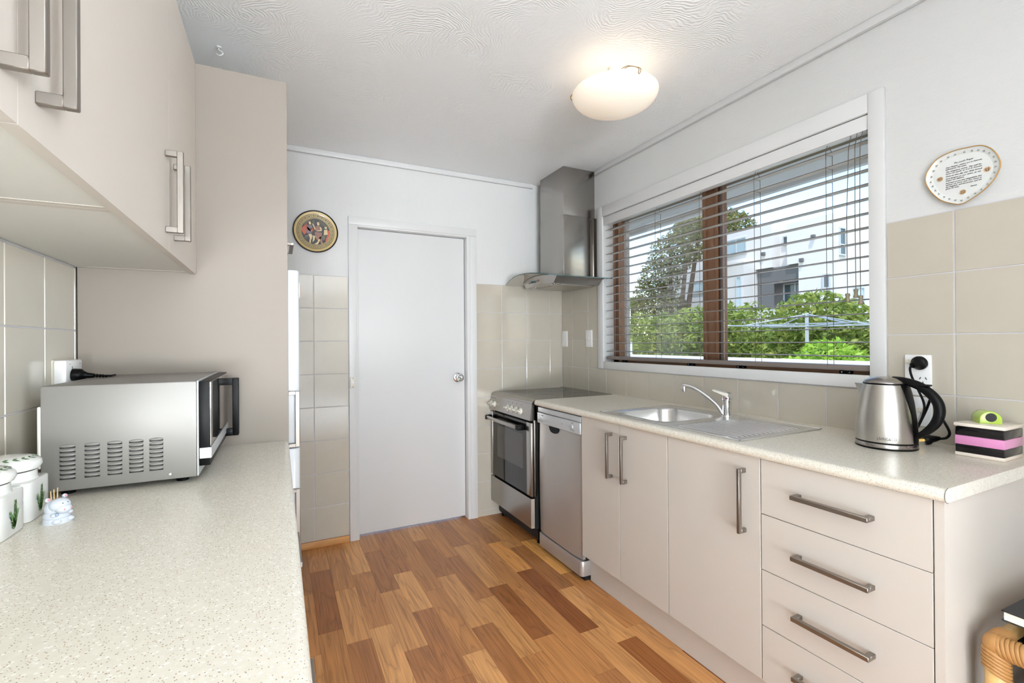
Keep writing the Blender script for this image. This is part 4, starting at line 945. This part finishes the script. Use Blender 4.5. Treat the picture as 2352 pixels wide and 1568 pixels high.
# Greek style display plate
dp = thing('display_plate', 'round black and gold decorative plate with painted figures on the back wall', 'plate', (.203, 3.06, 1.776))
pc = Vector((.203, 3.0655, 1.902)); RB = Matrix.Rotation(PI / 2, 4, 'X'); RR = .1265
def ringz(name, r0, r1, z0, z1, material, th=.0): return obj(name, B().lathe([(r0, z0), (r1, z1)], pc, 64, RB), material, dp)
obj('dish', B().lathe([(0, .0005), (.08, .0005), (.118, .010), (RR, .0135), (RR + .0005, .0155), (RR - .002, .0165), (.119, .0135), (.095, .0095), (.08, .0085), (0, .008)], pc, 72, RB), 'plate_black', dp)
ringz('gold_band', .106, .1195, .0118, .0142, 'gold_band'); ringz('pattern_band', .0845, .104, .0092, .0115, 'gold_dull'); ringz('fine_ring', .0795, .083, .0089, .0092, 'gold_band')
pt = B()
for k in range(48):
    a = 2 * PI * k / 48; c = pc + RB @ Vector((.0945 * math.cos(a), .0945 * math.sin(a), .0108))
    if k % 2: pt.cyl(c, c + Vector((0, -.0006, 0)), .0034, seg=8)
    else: pt.box(-.001, .001, -.0003, .0003, -.005, .005, M=Matrix.Translation(c) @ Matrix.Rotation(-a + PI / 2, 4, 'Y'))
for k in range(60):
    a = 2 * PI * k / 60; c = pc + RB @ Vector((.0815 * math.cos(a), .0815 * math.sin(a), .0096)); pt.box(-.0016, .0016, -.0002, .0002, -.0007, .0007, M=Matrix.Translation(c) @ Matrix.Rotation(-a + PI / 2, 4, 'Y'))
obj('band_pattern', pt, 'plate_black', dp, smooth=0)
fig = {'plate_olive': [[(470, 560), (520, 500), (600, 430), (690, 420), (700, 455), (620, 470), (540, 540), (480, 600)], [(870, 430), (960, 470), (1060, 540), (1090, 600), (1010, 590), (930, 540), (880, 500)], [(500, 880), (590, 850), (600, 890), (530, 930), (545, 1010), (490, 950)], [(960, 850), (1040, 850), (1060, 920), (1000, 1000), (960, 930)], [(700, 450), (760, 450), (750, 540), (700, 520)]],
       'plate_red': [[(400, 700), (470, 615), (560, 545), (545, 700), (530, 810), (485, 862), (440, 820), (410, 770)], [(640, 680), (700, 650), (722, 740), (680, 762)], [(1120, 690), (1170, 705), (1165, 830), (1120, 960), (1060, 1035), (1055, 980), (1085, 900), (1118, 820)]],
       'plate_mauve': [[(545, 590), (690, 590), (680, 680), (650, 740), (690, 822), (538, 822), (540, 700)]],
       'plate_brown': [[(790, 600), (900, 590), (912, 700), (780, 745)], [(760, 765), (960, 765), (940, 900), (990, 1080), (930, 1080), (890, 930), (830, 1000), (770, 900)]],
       'plate_cream': [[(600, 490), (655, 490), (665, 550), (635, 580), (600, 545)], [(555, 640), (590, 650), (690, 760), (670, 772), (570, 720)], [(590, 832), (680, 832), (690, 920), (655, 1010), (655, 1085), (612, 1060), (630, 950)], [(822, 492), (880, 482), (892, 565), (840, 590)], [(900, 595), (960, 655), (950, 725), (820, 745), (812, 722), (915, 700)], [(690, 540), (725, 540), (790, 690), (760, 702)], [(895, 890), (952, 880), (900, 1000), (840, 1108), (742, 1102), (832, 1040)], [(1030, 600), (1100, 592), (1092, 660), (1040, 655)], [(1020, 685), (1108, 672), (1118, 812), (1008, 832)], [(700, 860), (772, 872), (755, 990), (700, 1055), (715, 950)]]}
for mname, pl_ in fig.items():
    for k, poly in enumerate(pl_):
        b = B()
        P3 = [(pc.x + (x - 788) / 620 * RR, pc.y - .0096, pc.z - (y - 752) / 580 * RR) for x, y in poly]; P3 = [(x, y_ - .0005, z) for x, y_, z in P3]
        b.polys(P3, [tuple(range(len(P3)))]); obj('painted_figure', b, mname, dp, smooth=0)
# prayer plate
hpn = thing('prayer_plate', 'white oval ceramic plate with gold rim and printed prayer on the window wall', 'plate', (1.95, .695, 1.655))
out = [(0.703, 1.655), (0.728, 1.667), (0.748, 1.682), (0.765, 1.704), (0.777, 1.726), (0.784, 1.746), (0.786, 1.76), (0.783, 1.778), (0.775, 1.793), (0.762, 1.811), (0.744, 1.822), (0.719, 1.828), (0.701, 1.829), (0.68, 1.827), (0.654, 1.824), (0.639, 1.817), (0.624, 1.803), (0.612, 1.783), (0.605, 1.761), (0.604, 1.743), (0.609, 1.726), (0.617, 1.709), (0.632, 1.691), (0.65, 1.676), (0.671, 1.663), (0.688, 1.655)]
cy_, cz_ = .694, 1.745
smo = catmull([(0, a, b) for a, b in out + out[:1]], 3)[:-1]; out = [(p.y, p.z) for p in smo]
def ringp(k, x): return [(x, cy_ + (a - cy_) * k, cz_ + (b - cz_) * k) for a, b in out + out[:1]]
pb_ = B().grid([ringp(1., 1.940), ringp(.985, 1.9415), ringp(.86, 1.9465), ringp(.80, 1.9475)]); nn = len(out)
pb_.polys([(1.9475, cy_ + (a - cy_) * .8, cz_ + (b - cz_) * .8) for a, b in out], [tuple(range(nn))]); pb_.grid([ringp(1., 1.940), ringp(.97, 1.9445), ringp(.8, 1.9535), ringp(.78, 1.9555)]); pb_.polys([(1.9555, cy_ + (a - cy_) * .78, cz_ + (b - cz_) * .78) for a, b in out], [tuple(range(nn))])
po = obj('dish', pb_, 'bisque', hpn, smooth=60)
obj('gold_rim', B().tube([(1.940, a, b) for a, b in out], .0014, 8, closed=True), 'gold', hpn)
hts = [(0.634, 1.699), (0.626, 1.713), (0.618, 1.729), (0.615, 1.746), (0.615, 1.761), (0.619, 1.777), (0.629, 1.792), (0.641, 1.803), (0.654, 1.81), (0.669, 1.814), (0.687, 1.816), (0.71, 1.816), (0.727, 1.814), (0.745, 1.807), (0.757, 1.796), (0.765, 1.782), (0.771, 1.764), (0.773, 1.747), (0.768, 1.732), (0.761, 1.716), (0.752, 1.702), (0.738, 1.688), (0.725, 1.678), (0.71, 1.67), (0.695, 1.665), (0.679, 1.67), (0.662, 1.678), (0.648, 1.686)]
hs = [(0, -1), (.55, -.35), (.95, .25), (.8, .75), (.4, .8), (0, .45), (-.4, .8), (-.8, .75), (-.95, .25), (-.55, -.35)]
for a, b in hts:
    an = math.atan2(a - cy_, b - cz_)     # points outwards
    kk = max(((a - cy_) ** 2 + (b - cz_) ** 2) ** .5 / .085, 0); 
    hpts = []
    for u_, v_ in hs:
        u2, v2 = u_ * .0034, -v_ * .0034; ca, sa = math.cos(an), math.sin(an); hpts.append((1.9424, a + u2 * ca + v2 * sa, b - u2 * sa + v2 * ca))
    obj('heart_cutout', B().polys(hpts, [tuple(range(10))]), 'bisque_dark', po, smooth=0)
for a, b in ((.635, 1.745), (.750, 1.750), (.693, 1.692)):
    fb = B()
    for k in range(8):
        an = 2 * PI * k / 7; c = (a, b) if k == 7 else (a + .0052 * math.cos(an), b + .0052 * math.sin(an)); fb.polys([(1.9455, c[0] + .0036 * math.cos(j) * (1 + .3 * math.cos(3 * j + k)), c[1] + .0036 * math.sin(j)) for j in [2 * PI * i / 7 for i in range(7)]], [tuple(range(7))])
    obj('flower_print', fb, 'peach', po, smooth=0)
lines = ["Our Father, which art in heaven,", "hallowed be Thy name.", None, "Thy kingdom come. Thy will be", "done on earth, as it is in heaven.", None, "Give us this day our daily bread.", None, "And forgive us our debts, as we", "forgive our debtors.", None, "And lead us not into temptation, but", "deliver us from evil. For thine is", "the kingdom, and the power, and the", "glory, for ever."]
widths = [.088, .052, 0, .086, .088, 0, .088, 0, .086, .046, 0, .088, .087, .087, .034]
def TM(y, z): return Matrix(((0, 0, -1, 1.9466), (-1, 0, 0, y), (0, 1, 0, z), (0, 0, 0, 1)))
text('title_print', "The Lord's Prayer", .0072, 'ink', po, TM(.715, 1.7885), shear=.3, width=.047, bold=.0)
zz = 1.7795
for ln_, wd in zip(lines, widths):
    if ln_ is None: zz -= .0018; continue
    text('prayer_print', ln_, .0062, 'ink', po, TM(.736, zz), shear=.35, width=wd); zz -= .0061
text('prayer_print', 'Amen.', .0062, 'ink', po, TM(.675, 1.7035), shear=.35, width=.016)

# ------------------------------------------------------------------ ceiling lamp and hook
LX, LY, LZ = 1.298, 1.602, 2.290
lm = thing('ceiling_lamp', 'opal glass bowl ceiling lamp held by thin brass wires, switched on', 'lamp', (LX, LY, 2.4))
obj('rose', B().lathe([(0, 0), (.026, 0), (.026, -.012), (.022, -.022), (.0175, -.032), (.0165, -.04), (0, -.04)], (LX, LY, 2.4), 32), 'cream_plastic', lm)
obj('lamp_holder', B().cyl((LX, LY, 2.36), (LX, LY, 2.325), .016, .014, 20), 'cream_plastic', lm)
bp = [(.182 * math.sin(a), LZ - .078 * math.cos(a) ** 1. * 1.0 + .0) for a in [PI / 2 * k / 14 for k in range(15)]]
bp2 = [(r * .985 if r else 0, z + .003) for r, z in bp]
bo = B().lathe(bp, (LX, LY, 0), 64); bo.lathe(bp2, (LX, LY, 0), 64); obj('bowl', bo, 'opal', lm, smooth=80)
for deg in (145, 262, 25):
    a = math.radians(deg); dv = Vector((math.cos(a), math.sin(a), 0)); sv_ = Vector((-dv.y, dv.x, 0))
    def wp(r, z, s_): return Vector((LX, LY, z)) + dv * r + sv_ * s_
    half = [(.016, 2.352, .005), (.05, 2.361, .0048), (.10, 2.352, .0045), (.15, 2.323, .0045), (.184, 2.298, .0045), (.1875, 2.287, .0042), (.1835, 2.279, .003)]
    path = [wp(*h_) for h_ in half] + [wp(.182, 2.277, 0)] + [wp(r, z, -s_) for r, z, s_ in reversed(half)]
    obj('wire_arm', B().tube(catmull(path, 4), .0014, 6), 'brass', lm)
pl = bpy.data.lights.new('lamp_bulb', 'POINT'); pl.energy = 0.2; pl.color = (1, .82, .6); pl.shadow_soft_size = .02
plo = bpy.data.objects.new('lamp_bulb', pl); COL.objects.link(plo); plo.location = (LX, LY, 2.288); attach(plo, lm)
tag(obj('ceiling_hook', B().lathe([(0, 0), (.009, 0), (.008, -.004), (0, -.004)], (-.205, 2.168, 2.4), 16).tube(catmull([(-.205, 2.168, 2.398), (-.205, 2.168, 2.388), (-.194, 2.165, 2.382), (-.192, 2.162, 2.371), (-.203, 2.162, 2.364), (-.213, 2.164, 2.369)], 5), .0022, 8), 'white_trim'), 'small white cup hook screwed into the ceiling', 'hook')

# ------------------------------------------------------------------ bamboo shelf at the right edge
bsf = thing('bamboo_shelf', 'low bamboo shelf with cane-bound corners and glass top beside the drawers', 'shelf', (1.69, .25, 0))
bxs, bys = (1.474, 1.90), (.473, .03)
for xx in bxs:
    for yy in bys: obj('post', B().cyl((xx, yy, 0), (xx, yy, .535), .0205, .0205, 24, .004), 'bamboo', bsf)
for zz in (.522, .20):
    for yy in bys: obj('rail', B().cyl((bxs[0], yy, zz), (bxs[1], yy, zz), .0195, .0195, 24), 'bamboo', bsf)
    for xx in bxs: obj('rail', B().cyl((xx, bys[1], zz), (xx, bys[0], zz), .0195, .0195, 24), 'bamboo', bsf)
for xx in bxs:
    for yy in bys:
        sx = 1 if xx < 1.7 else -1; sy = -1 if yy > .2 else 1
        cw = B()
        for k in range(6):
            o_ = .010 + .008 * k; rr_ = .0222
            cw.tube([(xx + rr_ * math.cos(a), yy + rr_ * math.sin(a), .522 - .012 - o_ - .012 * math.cos(a + (.8 if sx > 0 else 2.3))) for a in [2 * PI * j / 20 for j in range(20)]], .0043, 6, closed=True)
            cw.tube([(xx + sx * (o_ - .006 * math.sin(a)), yy + .0215 * math.cos(a), .522 + .0215 * math.sin(a)) for a in [2 * PI * j / 20 for j in range(20)]], .0043, 6, closed=True)
            cw.tube([(xx + .0215 * math.cos(a), yy + sy * (o_ - .006 * math.sin(a)), .522 + .0215 * math.sin(a)) for a in [2 * PI * j / 20 for j in range(20)]], .0043, 6, closed=True)
        cw.ball((xx, yy, .524), .0245, .0245, .0235)
        obj('cane_binding', cw, 'bamboo_wrap', bsf, smooth=60)
obj('glass_top', B().box(1.505, 1.885, .048, .448, .533, .538, .001, 1), 'shelf_glass', bsf); obj('glass_shelf', B().box(1.505, 1.885, .048, .448, .2195, .2245, .001, 1), 'shelf_glass', bsf)
def book(label, x0, x1, y0, y1, z0, z1, cover, rot=0.):
    t = thing('book', label, 'book', ((x0 + x1) / 2, (y0 + y1) / 2, z0), 'books on the bamboo shelf'); c = .003
    t_ = B().box(x0, x1, y0, y1, z0, z0 + c, .001, 1).box(x0, x1, y0, y1, z1 - c, z1, .001, 1).box(x1 - c, x1, y0, y1, z0, z1, .001, 1)
    obj('cover', t_, cover, t); obj('pages', B().box(x0 + .003, x1 - c, y0 + .004, y1 - .004, z0 + c, z1 - c), 'paper', t, smooth=0)
    if rot: t.rotation_euler = (0, 0, rot)
book('thin black book lying on the glass top of the bamboo shelf', 1.535, 1.76, .19, .447, .539, .563, 'book_black')
book('white paperback under the uppermost black book on the bamboo shelf', 1.522, 1.80, .16, .452, .564, .572, 'paper', .03)
book('large black book, topmost of the pile on the bamboo shelf', 1.493, 1.79, .16, .468, .5725, .597, 'book_black', -.03)
for k, (zz, lb) in enumerate(((.2255, 'lowest smoky plastic letter tray stacked in the bamboo shelf'), (.300, 'middle smoky plastic letter tray stacked in the bamboo shelf'), (.375, 'topmost smoky plastic letter tray stacked in the bamboo shelf'))):
    t = thing('letter_tray', lb, 'tray', (1.70, .24, zz), 'letter trays in the bamboo shelf')
    obj('tray', B().box(1.53, 1.87, .10, .415, zz, zz + .004, .001, 1).box(1.53, 1.535, .10, .415, zz, zz + .045, .001, 1).box(1.865, 1.87, .10, .415, zz, zz + .045, .001, 1).box(1.53, 1.87, .41, .415, zz, zz + .045, .001, 1), 'smoke_plastic', t)
    for xx in (1.54, 1.86):
        for yy in (.11, .405): obj('spacer', B().cyl((xx, yy, zz + .003), (xx, yy, zz + .075 - .0005), .004, seg=10), 'smoke_plastic', t)
tag(obj('folder', B().box(1.545, 1.85, .115, .40, .381, .412, .006), 'binder_blue'), 'dark blue folder lying in the topmost letter tray', 'folder')

# ------------------------------------------------------------------ outside
gd = struct('ground', B().box(2.6, 60, -30, 60, -1.4, -1.3), 'ground', 'garden ground outside', smooth=0)
struct('eave', B().box(2.19, 2.86, -7, 4.5, 2.205, 2.30).box(2.84, 2.88, -7, 4.5, 2.18, 2.36), 'roof_white', 'pale eave soffit above the window', smooth=0)
struct('roof', B().box(RX - .5, 2.86, RY - .5, 3.8, 2.54, 2.7), 'house_grey', smooth=0)
tag(obj('parapet', B().box(3.1, 3.98, -1.5, 4.6, .921, 1.065, .01), 'roof_white', smooth=0), 'white flat parapet just outside the kitchen window', 'parapet')
tag(obj('parapet_post', B().box(3.7, 3.98, 4.6, 4.86, .3, 1.222, .01), 'roof_white', smooth=0), 'white square post at the left end of the parapet', 'post')
struct('carport_wall', B().box(3.15, 3.93, -1.45, 4.55, -1.3, .915), 'house_grey', smooth=0)
# white block of flats, stepped, parallel to this house
bd = thing('apartment_building', 'white stepped modern apartment building behind the garden', 'building', (20, 13, -1.3))
GX = -1.3
obj('wall', B().box(16.0, 24, 8.82, 10.03, GX, 5.31).box(16.0, 24, 10.03, 10.43, 3.88, 5.31).box(16.5, 24, 10.43, 11.0, 3.88, 5.30), 'render_white', bd, smooth=0)
obj('wall', B().box(16.0, 24, 11.66, 14.90, 4.56, 5.52).box(16.0, 24, 11.0, 11.66, 3.88, 5.46).box(16.0, 24, 11.66, 15.69, 4.14, 4.56), 'render_white', bd, smooth=0)
obj('wall', B().box(16.0, 24, 11.66, 16.42, GX, 4.14), 'house_grey', bd, smooth=0)
obj('wall', B().box(15.4, 16.0, 11.70, 12.45, GX, 4.16), 'house_grey', bd, smooth=0)
obj('terrace', B().box(17.2, 17.3, 10.03, 11.66, GX, 3.9).box(16.0, 17.2, 10.03, 11.66, GX, 2.35), 'house_grey', bd, smooth=0)
obj('terrace_blind', B().box(16.1, 16.14, 10.05, 11.62, 3.28, 3.87), 'dark_screen', bd, smooth=0); obj('terrace_blind', B().box(16.1, 16.14, 11.0, 11.62, 2.35, 3.28), 'dark_screen', bd, smooth=0)
def bwin(y0, y1, z0, z1, glass, x=16.0, splits=0):
    f_ = obj('window', B().box(x - .05, x + .02, y0, y1, z0, z0 + .05).box(x - .05, x + .02, y0, y1, z1 - .05, z1).box(x - .05, x + .02, y0, y0 + .05, z0 + .05, z1 - .05).box(x - .05, x + .02, y1 - .05, y1, z0 + .05, z1 - .05), 'win_frame', bd, smooth=0)
    for k in range(splits): yy = y0 + (y1 - y0) * (k + 1) / (splits + 1); obj('glazing_bar', B().box(x - .045, x, yy - .02, yy + .02, z0 + .05, z1 - .05), 'win_frame', f_, smooth=0)
    obj('pane', B().box(x - .02, x - .01, y0 + .05, y1 - .05, z0 + .05, z1 - .05), glass, f_, smooth=0)
bwin(12.0, 13.35, 4.56, 5.2, 'win_blue', 16, 2); bwin(10.66, 10.89, 4.67, 5.02, 'win_dark', 16.48); bwin(10.06, 10.95, 2.36, 3.30, 'win_dark', 16.6, 1)
bwin(12.47, 12.86, 2.5, 3.70, 'win_blue', 16); bwin(11.76, 12.0, 2.5, 3.64, 'win_blue', 15.4, 0); bwin(8.97, 9.22, 2.9, 3.4, 'win_dark', 16)
bwin(15.8, 16.15, 2.7, 3.7, 'win_blue', 16); bwin(13.9, 14.85, 3.25, 3.76, 'win_blue', 16, 2)
def sidewin(x0, x1, z0, z1, glass):
    y = 8.82; f_ = obj('window', B().box(x0, x1, y - .05, y + .02, z0, z0 + .05).box(x0, x1, y - .05, y + .02, z1 - .05, z1).box(x0, x0 + .04, y - .05, y + .02, z0 + .05, z1 - .05).box(x1 - .04, x1, y - .05, y + .02, z0 + .05, z1 - .05).box(x0, x1, y - .04, y + .02, (z0 + z1) / 2 - .12, (z0 + z1) / 2 - .08), 'win_frame', bd, smooth=0)
    obj('pane', B().box(x0 + .04, x1 - .04, y - .02, y - .01, z0 + .05, z1 - .05), glass, f_, smooth=0)
sidewin(16.15, 16.5, 3.95, 4.87, 'win_dark'); sidewin(16.9, 17.55, 2.1, 3.0, 'win_blue')
for yy, zz in ((9.5, 4.62), (9.9, 3.9), (11.3, 4.35)): obj('wall_light', B().box(15.9, 16.0, yy - .06, yy + .06, zz, zz + .12, .01), 'dark_screen', bd, smooth=0)

def foliage(blobs, n_, size, seed):
    rr = random.Random(seed); V = []; F = []; tot = sum(b[3] * b[4] * b[5] for b in blobs)
    for (x, y, z, rx, ry, rz) in blobs:
        m_ = int(n_ * rx * ry * rz / tot)
        for _ in range(m_):
            while True:
                u_ = Vector((rr.uniform(-1, 1), rr.uniform(-1, 1), rr.uniform(-1, 1)))
                if .25 < u_.length <= 1: break
            u_ *= (.72 + .28 * rr.random()) / max(u_.length, .4) if rr.random() < .6 else 1
            p = Vector((x + u_.x * rx, y + u_.y * ry, z + u_.z * rz)); s_ = size * rr.uniform(.6, 1.3)
            a = Vector((rr.gauss(0, 1), rr.gauss(0, 1), rr.gauss(0, .6))).normalized(); b = a.orthogonal().normalized(); b = (b * math.cos(t := rr.uniform(0, 6.28)) + a.cross(b) * math.sin(t)) * .36
            k = len(V); V += [p - a * s_, p + b * s_, p + a * s_, p - b * s_]; F.append((k, k + 1, k + 2, k + 3))
    return B().polys([tuple(v) for v in V], F)
def tree(name, label, cat, base, blobs, n_, size, mname, seed, trunk_r=.1, group=None, k_=1.):
    base = (base[0] * k_, base[1] * k_, base[2]); blobs = [(b[0] * k_, b[1] * k_, 1.225 + (b[2] - 1.225) * k_, b[3] * min(k_, 1.), b[4] * k_, b[5] * k_) for b in blobs]
    t = thing(name, label, cat, base, group); fo = obj('foliage', foliage(blobs, n_, size, seed), mname, t, smooth=0); fo['kind'] = 'stuff'
    bb_ = B()
    for k, b in enumerate(blobs[:6]):
        top_ = Vector((b[0], b[1], b[2])); s0 = Vector(base); m_ = s0.lerp(top_, .5) + Vector((.1 * (k % 3 - 1), .12 * (k % 2), .2)); bb_.tube(catmull([s0, m_, top_], 5), [trunk_r * (1 - .07 * j) for j in range(11)], 7)
    obj('trunk', bb_, 'trunk', t, smooth=60)
G0 = -1.3
tree('garden_tree', 'broad light green tree just left of the window mullion', 'tree', (10.3, 9.6, G0), [(10.3, 9.2, 1.35, .9, 1.3, .85), (10.2, 10.4, 1.2, .9, 1.1, .9), (10.4, 8.5, 1.5, .8, .8, .75), (10.2, 9.6, .4, 1.1, 1.9, .8)], 7500, .085, 'leaf_hedge', 1, k_=0.9)
tree('garden_tree', 'yellow-green tree at the left window edge under the tall dark tree', 'tree', (10.6, 11.9, G0), [(10.6, 11.8, 1.35, .9, .9, .85), (10.5, 11.3, .5, .9, 1.2, .8), (10.6, 12.6, .9, .9, .9, .9)], 5200, .085, 'leaf_hedge', 2, k_=1.13)
tree('garden_tree', 'rounded green tree between mullion and clothes line', 'tree', (10.2, 7.6, G0), [(10.2, 7.55, 1.4, .7, .55, .8), (10.2, 7.0, .9, .8, .8, .7), (10.3, 7.7, .6, .9, .9, .8)], 4500, .085, 'leaf_hedge', 3, k_=1.13)
tree('garden_tree', 'large round-topped green tree behind the clothes line', 'tree', (10.4, 6.1, G0), [(10.4, 6.15, 1.55, .9, .95, .75), (10.3, 5.6, 1.35, .8, .8, .7), (10.4, 6.4, .7, .9, 1.2, .8), (10.4, 5.3, .7, .9, .8, .7)], 6500, .085, 'leaf_hedge', 4, k_=0.9)
tree('garden_tree', 'small green tree at the right edge of the window', 'tree', (9.6, 4.4, G0), [(9.6, 4.5, .95, .8, .7, .6), (9.6, 3.9, .8, .8, .7, .6), (9.6, 4.7, .3, .8, .9, .7)], 3600, .085, 'leaf_hedge', 5, k_=1.22)
tree('bush', 'bright lime green bush in front of the clothes line pole', 'bush', (5.6, 3.15, G0), [(5.6, 3.17, 1.03, .35, .33, .22), (5.65, 2.95, .85, .4, .4, .25), (5.55, 3.4, .8, .4, .35, .25)], 2600, .05, 'leaf_bright', 6, .03)
tree('tall_tree', 'tall dark evergreen tree rising in front of the white building', 'tree', (14.6, 14.2, G0), [(14.0, 13.0, 5.0, .8, 1.0, .9), (14.0, 13.9, 4.6, .9, .9, .9), (14.1, 14.6, 3.8, .9, .9, .9), (14.2, 15.2, 3.1, .8, .8, .9), (14.2, 14.6, 2.4, .9, 1.4, .9), (14.0, 12.4, 5.7, .7, .9, .7)], 9000, .085, 'leaf_dark', 7, .16)
tree('tall_tree', 'olive tree top showing above the roof, right of the mullion', 'tree', (26, 20.5, G0), [(26, 20.6, 8.3, 1.4, 1.5, 1.3), (26, 21.8, 8.9, 1.4, 1.5, 1.4), (26, 23.4, 9.0, 1.5, 1.6, 1.5)], 6000, .15, 'leaf_dark', 8, .25)
# palm at the far left
pm = thing('palm', 'palm with arching fronds at the left edge of the window view', 'palm', (15.3, 17.6, G0))
pv = B()
rr = random.Random(5)
for k in range(20):
    a = 2 * PI * k / 20 + rr.uniform(-.1, .1); el = rr.uniform(.2, 1.2); L = 1.35; P0 = Vector((15.3, 17.6, 2.9)); d_ = Vector((math.cos(a) * math.cos(el), math.sin(a) * math.cos(el), math.sin(el)))
    pts = [P0 + d_ * L * t_ + Vector((0, 0, -.9 * t_ * t_)) for t_ in (0, .2, .4, .6, .8, 1)]
    for q in range(1, 6):
        w_ = d_.cross(Vector((0, 0, 1))).normalized()
        for sg in (-1, 1):
            for e in (0, .5):
                c = pts[q - 1].lerp(pts[q], e); tip = c + w_ * sg * .3 + d_ * .15 + Vector((0, 0, -.12)); n2 = Vector((0, 0, .02)) + d_ * .02
                pv.polys([tuple(c - n2), tuple(c + n2), tuple(tip)], [(0, 1, 2)])
po_ = obj('fronds', pv, 'leaf_palm', pm, smooth=0); po_['kind'] = 'stuff'; obj('trunk', B().cyl((15.3, 17.6, G0), (15.3, 17.6, 2.9), .18, .14, 12), 'trunk', pm)
# rotary clothes line
cl = thing('clothes_line', 'grey metal rotary clothes line standing in the garden', 'clothes line', (7.0, 4.27, G0))
obj('pole', B().cyl((7, 4.27, G0), (7, 4.27, 1.63), .028, .024, 12), 'galv', cl)
for k in range(4):
    a = PI / 4 + PI / 2 * k + .25; e = Vector((7 + 1.15 * math.cos(a), 4.27 + 1.15 * math.sin(a), 1.45)); obj('arm', B().cyl((7, 4.27, 1.43), e, .014, .012, 8), 'galv', cl); obj('stay', B().cyl((7, 4.27, 1.61), Vector((7, 4.27, 1.43)).lerp(e, .8), .010, .010, 8), 'galv', cl)
for k in range(3):
    f_ = 1 - .2 * k; pts = [Vector((7 + 1.15 * f_ * math.cos(PI / 4 + PI / 2 * j + .25), 4.27 + 1.15 * f_ * math.sin(PI / 4 + PI / 2 * j + .25), 1.45 + .0)) for j in range(4)]; obj('wire', B().tube(pts, .004, 5, closed=True), 'galv', cl)
# dark slatted fence behind the trees
fn = thing('slat_fence', 'dark horizontal slat fence behind the garden trees', 'fence', (13.1, 8, G0))
for k in range(18): obj('slat', B().box(13.1, 13.13, 2.5, 18, -1.2 + .15 * k, -1.2 + .15 * k + .09), 'fence_dark', fn, smooth=0)
for k in range(8): obj('post', B().box(13.13, 13.22, 2.5 + 1.9 * k, 2.6 + 1.9 * k, G0, 1.5), 'fence_dark', fn, smooth=0)
